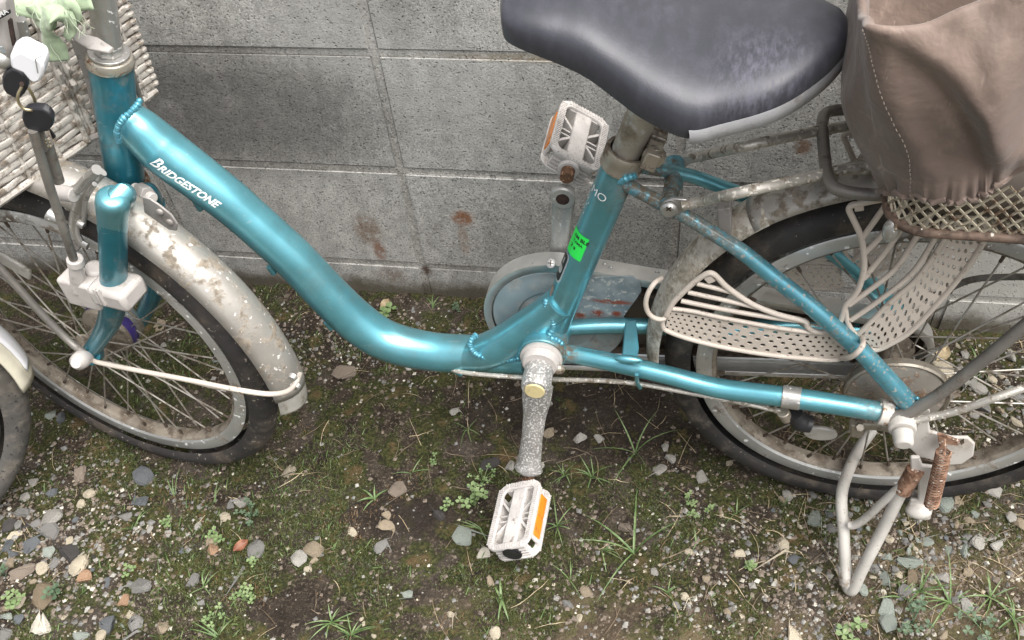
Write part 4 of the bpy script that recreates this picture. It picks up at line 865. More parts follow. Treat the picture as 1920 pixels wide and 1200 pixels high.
# ---- mudguards
def guard_arc(a0, a1, R0, R1, half, C, ax, ref, prof_n=9, depth=.016, n=60):
    prof = []
    for k in range(prof_n):
        t = -1+2*k/(prof_n-1); prof.append((-depth*abs(t)**2.2, half*t))
    mb = MB()
    def fr(i, j, r, h):
        u = i/n; return (R0+(R1-R0)*u+r, h)
    return mb.lathe(C, ax, prof, n, a0=a0, a1=a1, ref=ref, fr=fr)
# angles grow from +x towards +z
P('rear_mudguard', guard_arc(-183.0, -126, .283, .297, .028, RA, (0,1,0), (1,0,0), n=60), 'fender_mud', solid=.0016)
P('rear_mudguard', guard_arc(-129.5, -15, .297, .299, .0275, RA, (0,1,0), (1,0,0), n=90), 'fender', solid=.0016)
P('front_mudguard', guard_arc(-1.0, -190, .313, .312, .030, FA-FN*.004, FN, FX, depth=.020, n=130), 'fender', solid=.0016)
P('mud_flap', guard_arc(4.5, -2.0, .309, .312, .027, FA-FN*.004, FN, FX, depth=.018, n=12), 'reflector', solid=.0030)
P('front_mudguard_stay', MB().tube(catmull([(-0.968,-0.1139,0.2828),(-0.9557,-0.1141,0.2736),(-0.8982,-0.1242,0.2796),(-0.8167,-0.1385,0.2899),(-0.7474,-0.1506,0.2976),(-0.7087,-0.1454,0.2884),(-0.684,-0.1436,0.296),(-0.6743,-0.135,0.3047),(-0.6817,-0.1136,0.2905)], 5), .0032, 10), 'cream')
P('front_mudguard_stay', MB().tube(catmull([(-0.9629,-0.1167,0.2908),(-0.9837,-0.1088,0.3029),(-1.0026,-0.105,0.3446),(-1.0177,-0.1018,0.3898),(-1.0354,-0.0981,0.4403),(-1.052,-0.0947,0.4764)], 4), .0048, 10), 'rod_dull')

for a in ((-0.6726,-0.1412,0.3201), (-0.6769,-0.1347,0.2951)): P('stay_screw', MB().tube([V(a)+FN*.002, V(a)-FN*.0035], [.0055,.0042], 14), 'alu', bevel=.0006)
P('rear_mudguard_stay', MB().tube(catmull([(-0.012,-0.074,0.2717),(0.0037,-0.074,0.2811),(0.0286,-0.072,0.315),(0.054,-0.068,0.3611),(0.0836,-0.062,0.4178),(0.1081,-0.056,0.4639)], 4), [.0075,.0072,.0066,.0066,.0066,.0066], 12), 'rod_dull')
P('rear_mudguard_stay', MB().tube(catmull([(0.0058,-0.078,0.2695),(0.0225,-0.078,0.281),(0.0483,-0.078,0.2967),(0.078,-0.078,0.3234),(0.1103,-0.07,0.3397),(0.1429,-0.06,0.3531)], 4), .0045, 12), 'rod')
P('rear_mudguard_stay', MB().tube([mirY(p, .01) for p in catmull([(0.0058,-0.078,0.2695),(0.0225,-0.078,0.281),(0.0483,-0.078,0.2967),(0.078,-0.078,0.3234),(0.1103,-0.07,0.3397),(0.1429,-0.06,0.3531)], 4)], .0040, 10), 'rod_dull')

# ---- cranks and pedals
BC = V((-0.4049,-0.04,0.2744))
P('bearing_cup', MB().lathe(BC, (0,-1,0), [(.0,-.004), (.0245,-.004), (.0256,-.001), (.0256,.0015), (.0238,.0028), (.0228,.0030), (.0215,.0105), (.0200,.012), (0,.012)], 40), 'plastic_white')
P('bearing_cup_grease', MB().ball((-0.3844,-0.046,0.2648), .0075, 12, (1.2,.8,1)), 'steel')
def crank(name, A, Bp, rA, rN, rB, mat, yt=.55, prof=None):
    A = V(A); Bp = V(Bp); pts = catmull([A, A.lerp(Bp,.16), A.lerp(Bp,.34), A.lerp(Bp,.60), A.lerp(Bp,.86), Bp, Bp+(Bp-A).normalized()*.010], 5)
    return P(name, MB().tube(pts, [rA*.95, rA*.92, rN*1.0, rN*.92, rN*1.05, rB, rB*.55], 26, squash=((0,1,0), yt)), mat)

crank('crank_arm', V((-0.4063,-0.062,0.2507)), V((-0.4255,-0.078,0.0927)), 0.0194, 0.0144, 0.0189, 'alu_spot', .50)
P('crank_boss', MB().lathe(V((-0.4054,-0.05,0.2684)), (0,-1,0), [(.0175,0), (.0172,.005), (.0178,.020), (.0174,.030), (.0150,.0345), (.0126,.0350), (.0,.0350)], 36), 'alu_spot')
P('crank_cap', MB().lathe(V((-0.4054,-0.05,0.2684))+V((0,-.0345,0)), (0,-1,0), [(.0122,-.001), (.0122,.0012), (.0112,.0024), (0,.0027)], 32), 'yellowed')
FCB = V((-0.389,0.075,0.4346)); FCA = V((BC.x, .072, BC.z))
crank('crank_arm', FCA, FCB, .019, .0125, .0145, 'alu_far', .5)
P('crank_eye', MB().lathe(FCB+V((0,-.009,0)), (0,-1,0), [(.0150,-.004), (.0152,.0), (.0135,.0022), (.0078,.0026)], 30), 'alu_far')
P('crank_eye_bore', MB().lathe(FCB+V((0,-.009,0)), (0,-1,0), [(.0079,.0027), (.0074,.0005), (0,.0003)], 24), 'rust_dark')

def rrect(a, b, r, n=5):
    out = []
    for cx, cy, a0 in ((a-r, b-r, 0), (-(a-r), b-r, 90), (-(a-r), -(b-r), 180), (a-r, -(b-r), 270)):
        for k in range(n+1):
            t = math.radians(a0+90*k/n); out.append((cx+r*math.cos(t), cy+r*math.sin(t)))
    return out
def pedal(C, a, b, c, label_=None):
    a, b, c = V(a).normalized(), V(b).normalized(), V(c).normalized(); C = V(C)
    T = lambda x, y, z: C+a*x+b*y+c*z
    root = empty('pedal', (0,0,0), bike)
    for sg in (1, -1):
        z0, z1 = sg*.0105, sg*.0145
        o, i_ = rrect(.0500,.0330,.015), rrect(.0405,.0235,.009); n = len(o); mb = MB()
        vs = [T(x,y,z0) for x,y in o]+[T(x*.985,y*.985,z1) for x,y in o]+[T(x*1.02,y*1.02,z1) for x,y in i_]+[T(x,y,z0) for x,y in i_]
        fs = []
        for k in range(n):
            l = (k+1) % n
            for q in range(4): fs.append((q*n+k, q*n+l, ((q+1) % 4)*n+l, ((q+1) % 4)*n+k))
        mb.add(vs, fs); mb.build('tread_frame', M['pedal'], root, bevel=.0008)
        kn = MB()                                           # moulded grip ridges round the tread
        for q in range(26):
            x = -.040+.080*q/25
            for yy in (-.0283, .0283): kn.box(T(x,yy,z1+sg*.0003), (a,b,c), (.0010,.0034,.0007))
        for q in range(12):
            y = -.021+.042*q/11
            for xx in (-.0455, .0455): kn.box(T(xx,y,z1+sg*.0003), (a,b,c), (.0032,.0010,.0007))
        kn.build('grip_ridges', M['pedal'], root)
    P('pedal_body', MB().box(T(0,0,0), (a,b,c), (.041,.0105,.0125)), 'pedal', root, bevel=.002)
    for yy in (-.0285, .0285):
        w = MB(); w.box(T(0,yy*1.02,0), (a,b,c), (.034,.0020,.0105)); w.build('side_wall', M['pedal'], root, bevel=.001)
    for xx in (-.044, .044):
        w = MB()
        for zz in (-.0085,-.0028,.0028,.0085): w.box(T(xx,0,zz), (a,b,c), (.0040,.0235,.0013))
        w.build('end_fins', M['pedal'], root, bevel=.0005)
        P('end_wall', MB().box(T(xx*.96,0,0), (a,b,c), (.0028,.0225,.0105)), 'pedal', root, bevel=.0005)
    for sx, sy in ((1,1), (1,-1), (-1,1), (-1,-1)):
        p0 = T(sx*.006, sy*.0085, 0); p1 = T(sx*.028, sy*.0280, 0); d = (p1-p0); L = d.length/2; d.normalize()
        P('rib', MB().box((p0+p1)/2, (d, c.cross(d), c), (L,.0016,.0095)), 'pedal', root)
        P('cross_rib', MB().box(T(sx*.004, sy*.0185, 0), (a,b,c), (.0012,.0100,.0070)), 'pedal', root)
    for sy in (1, -1):
        for k in (-1, 1):
            P('pedal_reflector', MB().box(T(k*.0150, sy*.0312, 0), (a,b,c), (.0146,.0016,.0068)), 'orange' , root, bevel=.0006)
    P('pedal_spindle', MB().cyl(T(-.066,0,0), T(-.046,0,0), .0078), 'rust', root, bevel=.0005)
    P('spindle_collar', MB().lathe(T(-.0515,0,0), a, [(.0128,.006), (.0128,.0), (.0110,-.0015), (.0080,-.0015)], 26), 'pedal', root)
    P('end_cap', MB().lathe(T(.0490,0,0), a, [(.0125,-.002), (.0125,.0008), (.0105,.0016), (.0085,.0010), (.0070,.0018), (.0050,.0012), (0,.0016)], 28), 'black_plastic', root)
    return root
nb = V((.880,0,.475)).normalized(); nc = V((-.475,0,.880))
pedal(V((-0.4302,-0.138,0.0682))-nc*.004, (0,-1,0), nb, nc)
fb_ = V((.857,0,-.515)).normalized(); fc_ = V((.515,0,.857))
pedal(V((-0.3843,0.133,0.4625)), (0,1,0), fb_, fc_)

# ---- brake cable below the tube
P('rear_brake_cable', MB().tube(catmull([(-0.543,0,0.1999),(-0.5253,-0.022,0.2134),(-0.4872,-0.032,0.2226),(-0.4195,-0.03,0.2232),(-0.3792,-0.03,0.2263),(-0.3323,-0.036,0.2388),(-0.2869,-0.042,0.247),(-0.224,-0.05,0.2489),(-0.1627,-0.056,0.2474),(-0.1205,-0.06,0.2437)], 4), .0030, 8), 'rod')
P('cable_clip', MB().tube(catmull([(-0.2899,-0.056,0.2811),(-0.2893,-0.052,0.2608),(-0.2864,-0.046,0.245)], 4), .0026, 8), 'teal')
for a, b in (((-0.7992,-0.016,0.4689), (-0.7996,-0.012,0.4496)), ((-0.7372,-0.014,0.3661), (-0.7352,-0.012,0.3536)), ((-0.6855,-0.014,0.2744), (-0.6822,-0.012,0.2607)), ((-0.5247,-0.02,0.2111), (-0.5157,-0.02,0.204))):
    P('cable_guide', MB().tube([V(a), V(b)], .0040, 10), 'teal')

# ---- chain and chain case (far side)
CY0, CY1 = .040, .063
cf = V((-.398, 0, .2565)); crn = V((0,0,.2500)); RF_, RR_ = .0955, .050
def hull(R1, R2, n1=26, n2=14):
    d = crn-cf; L = math.hypot(d.x, d.z); al = math.atan2(d.z, d.x); be = math.acos((R1-R2)/L); pts = []
    for k in range(n1+1):
        a = al+be+(2*math.pi-2*be)*k/n1; pts.append((cf.x+R1*math.cos(a), cf.z+R1*math.sin(a)))
    for k in range(n2+1):
        a = al-be+2*be*k/n2; pts.append((crn.x+R2*math.cos(a), crn.z+R2*math.sin(a)))
    return pts
H = hull(RF_, RR_); n = len(H); mb = MB()
H2 = hull(RF_-.010, RR_-.008)
vs = []; fs = []
for (x, z), (x2, z2) in zip(H, H2): vs += [(x2, CY0-.001, z2), (x, CY0, z), (x, CY1, z), (x2, CY1+.001, z2)]
for k in range(n):
    l = (k+1) % n
    for q in range(3): fs.append((k*4+q, l*4+q, l*4+q+1, k*4+q+1))
P('chain_case_rim', mb.add(vs, fs), 'alu_pale', solid=.0008)
P('chain_case_back', MB().plate([V((x, CY1, z)) for x, z in H2], (0,.001,0)), 'case_dark', smooth=False)
# near cover: front disc with pressed rings
P('chain_case_disc', MB().lathe(V((cf.x, CY0+.001, cf.z)), (0,-1,0), [(RF_-.011,0), (RF_-.013,.0015), (RF_-.022,.0010), (RF_-.024,.0022), (.052,.0030), (.050,.0012), (.046,.0012), (.044,.0026), (.028,.0030)], 64), 'case_grey')
tri = [V(p) for p in ((-0.3696,0.0385,0.3371), (-0.3057,0.0385,0.3467), (-0.2968,0.0385,0.338), (-0.2946,0.0385,0.3231), (-0.3012,0.0385,0.3068), (-0.3119,0.0385,0.2841), (-0.3228,0.0385,0.2567), (-0.3719,0.0385,0.2503), (-0.3881,0.0385,0.2699))]
P('chain_case_panel', MB().plate(tri, (0,.0015,0)), 'case_panel', bevel=.0004)
for a in ((-0.4019,0.037,0.3579), ): P('case_screw', MB().lathe(V(a), (0,-.6,.8), [(.0062,-.001), (.0060,.001), (.0035,.0022), (0,.0022)], 18), 'alu')
P('case_screw_slot', MB().box(V((-0.4019,0.037,0.3579))+V((0,-.0014,.0018)), ((1,0,0),(0,.8,.6),(0,-.6,.8)), (.0034,.0005,.0006)), 'chain')
P('case_screw_slot', MB().box(V((-0.4019,0.037,0.3579))+V((0,-.0014,.0018)), ((1,0,0),(0,.8,.6),(0,-.6,.8)), (.0005,.0034,.0006)), 'chain')
for a in ((-0.3321,0.045,0.3515), (-0.278,0.05,0.3446), (-0.3404,0.055,0.3464)): P('case_rivet', MB().ball(a, .0032, 10, (1,.5,.5)), 'alu')
# chain as links
ch = MB(); CRf, CRr = .058, .026
H3 = [V((x, .052, z)) for x, z in hull(CRf, CRr, 30, 14)]
loop = []; L = 0
for i in range(len(H3)):
    a, b = H3[i], H3[(i+1) % len(H3)]; loop.append((L, a, b)); L += (b-a).length
def at_len(s):
    s %= L
    for l0, a, b in reversed(loop):
        if s >= l0: return a+(b-a).normalized()*(s-l0)
nl = int(L/.0127)
for k in range(nl):
    p, q = at_len(k*L/nl), at_len((k+1)*L/nl); d = (q-p).normalized(); up_ = V((0,1,0)).cross(d)
    for yy in (-1, 1):
        o_ = .0034 if k % 2 else .0024
        m_ = (p+q)/2+V((0, yy*o_, 0))
        ch.box(m_, (d, V((0,1,0)), up_), (.0072,.0005,.0022)); 
        for e in (p, q): ch.box(e+V((0, yy*o_, 0)), (d, V((0,1,0)), up_), (.0032,.0005,.0040))
    ch.cyl(p+V((0,-.003,0)), p+V((0,.003,0)), .0038, n=8)
tag(P('chain', ch, 'chain', smooth=False), kind='stuff')
P('sprocket', MB().lathe(V((0,.052,.2594)), (0,1,0), [(.0,-.003), (.018,-.003), (.020,-.001), (.026,-.001), (.026,.001), (0,.001)], 36, fr=lambda i, j, r, h: (r-.0035 if (r > .025 and i % 2) else r, h)), 'chain')

# ---- saddle, seat post and clamp
SP = [ST-sdn*.03, ST+sdn*.02, ST+sdn*.115]
P('seat_post', MB().tube(SP, 0.0155*.98, 32), 'post')
P('seat_clamp', MB().lathe(ST-sdn*.004, sdn, [(SR*.98,-.006), (SR*1.14,-.004), (SR*1.16,.0), (SR*1.10,.0035), (SR*1.16,.007), (SR*1.16,.016), (SR*1.10,.0185), (SR*.93,.018), (SR*.93,.004)], 44, fr=None), 'clamp')
P('clamp_lug', MB().box(V((-0.2851,-0.012,0.5606)), ((.93,0,-.36),(0,1,0),(.36,0,.93)), (.0075,.012,.0105)), 'clamp', bevel=.0015)
P('clamp_lug', MB().box(V((-0.2832,0.012,0.562)), ((.93,0,-.36),(0,1,0),(.36,0,.93)), (.0085,.010,.0115)), 'steel', bevel=.002)
P('clamp_bolt', MB().tube([V((-0.2833,-0.01,0.5617)), V((-0.2797,-0.021,0.5614))], .0092, 6), 'clamp', bevel=.0008)
P('clamp_bolt_washer', MB().tube([V((-0.2845,-0.008,0.5614)), V((-0.2812,-0.015,0.5599))], .0112, 24), 'clamp', bevel=.0006)
P('saddle_clamp', MB().box(ST+sdn*.112, (sdn, (0,1,0), sdn.cross(V((0,1,0)))), (.014,.022,.018)), 'black_plastic', bevel=.003)
E = [V(p) for p in [(-0.419,-0.0257,0.7165),(-0.4134,-0.0476,0.715),(-0.407,-0.055,0.7125),(-0.3956,-0.0603,0.71),(-0.3791,-0.0644,0.706),(-0.3607,-0.0674,0.7005),(-0.3376,-0.0734,0.6925),(-0.3142,-0.0819,0.68),(-0.2907,-0.0925,0.669),(-0.2633,-0.1009,0.66),(-0.2448,-0.1018,0.657),(-0.225,-0.0962,0.66),(-0.1927,-0.0894,0.668),(-0.1685,-0.0767,0.674),(-0.1441,-0.0516,0.68),(-0.1291,-0.0272,0.684),(-0.1215,-0.0084,0.687),(-0.1173,0.0142,0.689)]]
rows = []
EE = catmull(E, 4); NE = len(EE)
x0, x1_ = EE[0].x, EE[-1].x
for i, e in enumerate(EE):
    u = (e.x-x0)/(x1_-x0); w = max(.0012, abs(min(e.y, 0)))
    crown_h = .016+.026*math.sin(math.pi*min(1, max(0, u))**.9)**.8 if 0 < u < 1 else .010
    rise = .0
    row = []
    for k in range(-14, 15):
        t = k/12
        if abs(t) <= 1:
            tt = abs(t); y = math.copysign(w*math.sin(tt*math.pi/2)**.92, t) if t else 0
            h = crown_h*(math.cos(tt*math.pi/2)**.62)*min(1, w/.03)
            row.append(V((e.x, y, e.z+h)))
        else:
            s = (abs(t)-1)*12; row.append(V((e.x, math.copysign(w-.0012*s, t), e.z-.005*s)))
    rows.append(row)
P('saddle', MB().grid(rows), 'saddle', ang=80)
tr = []
i0 = min(range(NE), key=lambda i: abs(EE[i].x-V((-0.2448,-0.1018,0.657)).x))
for sg in (-1, 1):
    seg = EE[i0-1:]
    rws = [[V((e.x, sg*(abs(min(e.y,0))+.0006), e.z+.0006)), V((e.x+.001, sg*(abs(min(e.y,0))+.0022), e.z-.004)), V((e.x+.001, sg*(abs(min(e.y,0))+.0012), e.z-.0125)), V((e.x, sg*(abs(min(e.y,0))-.002), e.z-.0150))] for e in seg]
    P('saddle_trim', MB().grid(rws), 'saddle_trim', ang=60)
P('saddle_base', MB().grid([[V((e.x, y*max(.001, abs(min(e.y,0))-.004), e.z-.010)) for y in (-1,-.5,0,.5,1)] for e in EE]), 'black_plastic')

# ---- rear rack
P('rack_strut', MB().tube(catmull([V(p) for p in ((-0.2517,-0.036,0.521), (-0.2317,-0.038,0.5304), (-0.1987,-0.0728,0.572), (-0.1392,-0.039,0.566), (-0.1129,-0.0238,0.564), (-0.0801,-0.0184,0.564), (-0.0521,-0.0235,0.562), (0.0434,0.009,0.562))], 5), .0054, 14), 'rod')
P('rack_strut', MB().tube(catmull([V(p) for p in ((-0.2517,0.052,0.5102), (-0.2302,0.056,0.5141), (-0.2005,-0.0055,0.572), (-0.138,0.0302,0.566), (-0.1064,0.0451,0.564), (-0.0442,0.0734,0.562), (0.0589,0.1133,0.562))], 5), .0052, 14), 'rod')
P('rack_tab', MB().plate([(-0.2734,-0.034,0.5168),(-0.2696,-0.034,0.524),(-0.2615,-0.034,0.5287),(-0.2497,-0.034,0.5283),(-0.2408,-0.034,0.525),(-0.2414,-0.034,0.5182),(-0.2489,-0.034,0.5134),(-0.2554,-0.034,0.5088),(-0.2625,-0.034,0.5054),(-0.2699,-0.034,0.5061)], (0,.004,0)), 'alu', bevel=.001)
P('rack_tab', MB().plate([(-0.267,0.05,0.5093),(-0.2601,0.05,0.5153),(-0.2466,0.05,0.5189),(-0.2399,0.05,0.5166),(-0.246,0.05,0.5093),(-0.2539,0.05,0.5018),(-0.2632,0.05,0.4997)], (0,.004,0)), 'rod', bevel=.001)
P('rack_screw', MB().lathe(V((-0.2648,-0.037,0.516)), (0,-1,0), [(.0088,0), (.0088,.002), (.0070,.0035), (.0062,.0045), (0,.0048)], 24), 'alu')
for d_ in ((1,0,1), (1,0,-1)):
    dv = V(d_).normalized(); P('rack_screw_slot', MB().box(V((-0.2646,-0.042,0.5203)), (dv, V((0,1,0)), V((0,1,0)).cross(dv)), (.0032,.0006,.0006)), 'chain')
P('rack_hoop', MB().tube(catmull([V(p) for p in ((-0.0901,0.0712,0.566), (-0.1078,0.0707,0.566), (-0.1206,0.0643,0.566), (-0.1251,0.0478,0.566), (-0.125,0.0133,0.566), (-0.124,-0.0194,0.566), (-0.1218,-0.0412,0.566), (-0.1157,-0.0529,0.566), (-0.1012,-0.0576,0.566), (-0.0738,-0.0579,0.566), (-0.0281,-0.049,0.566))], 5), .0058, 14), 'rod_dull')
P('rack_crossbar', MB().tube([V((-0.0537,-0.0454,0.561)), V((-0.0439,0.0749,0.561))], .005, 10), 'rod_dull')
P('rack_crossbar', MB().tube([V((0.0023,-0.0286,0.561)), V((0.0167,0.0887,0.561))], .005, 10), 'rod_dull')

# ---- dress guards: wire and perforated strip on both sides of the wheel
def strip(parent, top, bot, nu, nv, mat='cream'):
    top = catmull(top, 8); bot = catmull(bot, 8)
    def pt(u, v):
        def s(L, u): x = u*(len(L)-1); i = min(int(x), len(L)-2); return L[i].lerp(L[i+1], x-i)
        return s(top, u).lerp(s(bot, u), v)
    mb = MB()
    hole = .31
    for i in range(nu):
        for j in range(nv):
            sh = .25 if j % 2 else -.25
            u0, u1, v0, v1 = i/nu, (i+1)/nu, j/nv, (j+1)/nv
            um = (i+.5+sh)/nu; vm = (j+.5)/nv
            outer = []; inner = []
            for k in range(16):
                a = 2*math.pi*k/16; c, s_ = math.cos(a), math.sin(a); m_ = max(abs(c), abs(s_))
                outer.append(pt(min(1, max(0, (i+.5+c/m_*.5)/nu)), min(1, max(0, (j+.5+s_/m_*.5)/nv))))
                inner.append(pt(min(1, max(0, um+c*.21/nu)), min(1, max(0, vm+s_*.34/nv))))
            b = len(mb.v); mb.v += [tuple(p) for p in outer+inner]
            for k in range(16): l = (k+1) % 16; mb.f.append((b+k, b+l, b+16+l, b+16+k))
    return P('perforated_strip', mb, mat, parent, solid=.0016, smooth=False)
def dress_guard(fl):
    keep = lambda L, k: L[k:] if fl else L
    mk = (lambda L: [mirY(p, .006) for p in L]) if fl else (lambda L: [V(p) for p in L])
    fo = empty('dress_guard', (0,0,0), bike)
    w = lambda nm, L, r, k=5: P(nm, MB().tube(catmull(mk(L), k), r, 10), 'cream', fo)
    strip(fo, keep(mk([(-0.2583,-0.048,0.3822),(-0.2321,-0.048,0.3804),(-0.2009,-0.048,0.376),(-0.1423,-0.048,0.3676),(-0.1031,-0.048,0.3651),(-0.0805,-0.048,0.3665)]), 3), keep(mk([(-0.2606,-0.048,0.3547),(-0.2357,-0.048,0.3449),(-0.1976,-0.048,0.3359),(-0.1485,-0.048,0.3304),(-0.1032,-0.048,0.3288),(-0.0634,-0.048,0.3363)]), 3), 8 if fl else 19, 5)
    w('edge_wire', keep([(-0.2584,-0.049,0.3882),(-0.2324,-0.049,0.3864),(-0.2012,-0.049,0.3803),(-0.1428,-0.049,0.3719),(-0.1038,-0.049,0.3695),(-0.0822,-0.049,0.3699)], 3), .0026)
    w('edge_wire', keep([(-0.2591,-0.049,0.3781),(-0.2639,-0.049,0.369),(-0.2636,-0.049,0.3597),(-0.2592,-0.049,0.3524),(-0.2355,-0.049,0.3425),(-0.1973,-0.049,0.3336),(-0.1482,-0.049,0.328),(-0.103,-0.049,0.3273),(-0.081,-0.049,0.3287),(-0.0686,-0.049,0.334)], 6), .0027)
    w('guard_wire', keep([(-0.2602,-0.05,0.379),(-0.2543,-0.05,0.3979),(-0.2431,-0.05,0.4177),(-0.231,-0.05,0.4354),(-0.222,-0.05,0.4448),(-0.2167,-0.05,0.4454),(-0.2109,-0.05,0.4399),(-0.1996,-0.05,0.4266),(-0.1734,-0.05,0.406),(-0.1455,-0.05,0.3933),(-0.1182,-0.05,0.3869),(-0.1145,-0.05,0.38),(-0.1088,-0.05,0.3741),(-0.1014,-0.05,0.3718),(-0.0936,-0.05,0.3736),(-0.0868,-0.05,0.3811),(-0.083,-0.05,0.3906),(-0.0823,-0.05,0.4019),(-0.0815,-0.05,0.4154),(-0.0758,-0.05,0.43),(-0.0733,-0.05,0.4446),(-0.0732,-0.05,0.463),(-0.0759,-0.05,0.4806),(-0.0822,-0.05,0.5042),(-0.0886,-0.05,0.5184),(-0.0964,-0.05,0.5329),(-0.1,-0.05,0.5403),(-0.0986,-0.05,0.5455),(-0.092,-0.05,0.548),(-0.0799,-0.05,0.5528),(-0.0691,-0.05,0.5561)], 9), .0031, 4)
    if not fl: w('guard_wire', [(-0.2312,-0.049,0.4282),(-0.213,-0.049,0.424),(-0.1931,-0.049,0.4193)], .0026)
    if not fl: w('guard_wire', [(-0.2397,-0.049,0.4147),(-0.2118,-0.049,0.4092),(-0.1785,-0.049,0.4027),(-0.1674,-0.049,0.4)], .0026)
    if not fl: w('guard_wire', [(-0.2461,-0.049,0.4011),(-0.2107,-0.049,0.3948),(-0.1772,-0.049,0.3899),(-0.1446,-0.049,0.3866),(-0.1196,-0.049,0.3857)], .0027)
    if not fl: w('fender_loop', [(-0.2689,-0.03,0.4133),(-0.2747,-0.044,0.42),(-0.2805,-0.05,0.411),(-0.2828,-0.052,0.3974),(-0.2808,-0.052,0.3844),(-0.2754,-0.052,0.3759),(-0.2673,-0.052,0.3727),(-0.2611,-0.05,0.373)], .0028)
    w('stay_hook', [(-0.0724,-0.052,0.3361),(-0.0708,-0.072,0.3602),(-0.067,-0.078,0.3727),(-0.0632,-0.078,0.3807),(-0.0602,-0.072,0.3834),(-0.0581,-0.056,0.3733)], .0030)
    if not fl: P('wire_joint', MB().box(mk([(-0.2187,-0.05,0.4368)])[0], ((.8,0,.6),(0,1,0),(-.6,0,.8)), (.0045,.0015,.0045)), 'cream', fo, bevel=.001)
    P('wire_joint', MB().box(mk([(-0.0916,-0.05,0.5429)])[0], ((.8,0,.2),(0,1,0),(-.2,0,.8)), (.005,.0015,.0040)), 'cream', fo, bevel=.001)
    strip(fo, mk([(-0.0603,-0.049,0.3728),(-0.0395,-0.049,0.4195),(-0.0242,-0.049,0.4492),(-0.0143,-0.049,0.4769),(-0.009,-0.049,0.505),(-0.0052,-0.049,0.5271),(-0.0032,-0.049,0.5483)]), mk([(-0.0453,-0.049,0.3555),(-0.0324,-0.049,0.3606),(-0.0138,-0.049,0.3871),(0.003,-0.049,0.4337),(0.0137,-0.049,0.47),(0.0212,-0.049,0.5065),(0.0244,-0.049,0.5456)]), 18, 5)
    w('edge_wire', [(-0.0809,-0.05,0.4092),(-0.0767,-0.05,0.3938),(-0.0717,-0.05,0.3831),(-0.0648,-0.05,0.3741),(-0.0609,-0.05,0.3763),(-0.0406,-0.05,0.4242),(-0.0253,-0.05,0.4537),(-0.0168,-0.05,0.4811),(-0.0112,-0.05,0.5077),(-0.0071,-0.05,0.531),(-0.0054,-0.05,0.5533)], .0028)
    w('edge_wire', [(-0.0618,-0.05,0.3695),(-0.0532,-0.05,0.3572),(-0.0446,-0.05,0.3516),(-0.0375,-0.05,0.3534),(-0.0286,-0.05,0.3623),(-0.0124,-0.05,0.3851),(0.005,-0.05,0.4334),(0.0156,-0.05,0.4697),(0.023,-0.05,0.5063),(0.0263,-0.05,0.5479)], .0028)
    for L_ in ([(-0.0831,-0.05,0.5042),(-0.0724,-0.05,0.5382),(-0.0677,-0.05,0.5563)], [(-0.0763,-0.05,0.4883),(-0.0651,-0.05,0.5126),(-0.0555,-0.05,0.546),(-0.0533,-0.05,0.5574)], [(-0.0711,-0.05,0.4545),(-0.0647,-0.05,0.4733),(-0.0561,-0.05,0.4986),(-0.0499,-0.05,0.5239),(-0.0417,-0.05,0.5503)], [(-0.0784,-0.05,0.4158),(-0.0632,-0.05,0.439),(-0.0451,-0.05,0.4711),(-0.0337,-0.05,0.5182),(-0.0255,-0.05,0.5547)], [(-0.0726,-0.05,0.3943),(-0.0507,-0.05,0.4268),(-0.0287,-0.05,0.4671),(-0.0176,-0.05,0.517),(-0.0089,-0.05,0.553)]):
        w('guard_wire', L_, .0028)
dress_guard(False); dress_guard(True)

# ---- rear stand
SH = .070
P('stand_leg', MB().tube(catmull([(0.026,-0.092,0.1911),(0.021,-0.096,0.1642),(0.0091,-0.116,0.0986),(-0.0021,-0.134,0.0482),(-0.0063,-0.142,0.0172),(-0.0088,-0.143,0.0058),(-0.0133,-0.139,0.0067),(-0.0179,-0.134,0.0236),(-0.0257,-0.098,0.0633),(-0.0309,-0.06,0.0879),(-0.0177,-0.01,0.0761),(-0.0015,0.03,0.0705),(0.0143,0.055,0.0798)], 6), .0072, 18), 'cream_leg')
P('stand_leg_root', MB().tube([(0.0288,-0.09,0.2026),(0.0221,-0.096,0.1644)], [.0100,.0092], 20), 'rust_pale', bevel=.0008)
P('stand_brace', MB().tube(catmull([(-0.0228,-0.098,0.0829),(-0.0161,-0.099,0.0874),(-0.0067,-0.099,0.1068),(0.0049,-0.098,0.141),(0.0191,-0.094,0.1741)], 5), .0050, 14), 'cream_leg')
P('foot_sleeve', MB().tube([(-0.0207,-0.124,0.0315),(-0.0154,-0.139,0.0117)], .0086, 18), 'cream_leg', bevel=.001)
P('stand_bracket', MB().plate([(0.015,-0.074,0.2619),(0.0271,-0.074,0.2766),(0.0336,-0.074,0.2555),(0.0572,-0.074,0.249),(0.0734,-0.074,0.252),(0.0832,-0.074,0.2419),(0.0873,-0.074,0.2194),(0.0799,-0.074,0.2023),(0.0647,-0.074,0.1972),(0.0436,-0.074,0.2046),(0.0322,-0.074,0.2066),(0.0172,-0.074,0.2234),(0.0112,-0.074,0.2405)], (0,.0045,0)), 'white_paint', bevel=.0018)
P('stand_leg_bracket', MB().plate([(0.0187,-0.088,0.2238),(0.0279,-0.088,0.2256),(0.0347,-0.088,0.2104),(0.0574,-0.088,0.2097),(0.0627,-0.088,0.1991),(0.0647,-0.088,0.1791),(0.0635,-0.088,0.1498),(0.067,-0.088,0.1038),(0.0558,-0.088,0.1),(0.0447,-0.088,0.1034),(0.0369,-0.088,0.1172),(0.0367,-0.088,0.1405),(0.0446,-0.088,0.1422),(0.0366,-0.088,0.1786),(0.0228,-0.088,0.2048)], (0,.005,0)), 'white_paint', bevel=.0018)
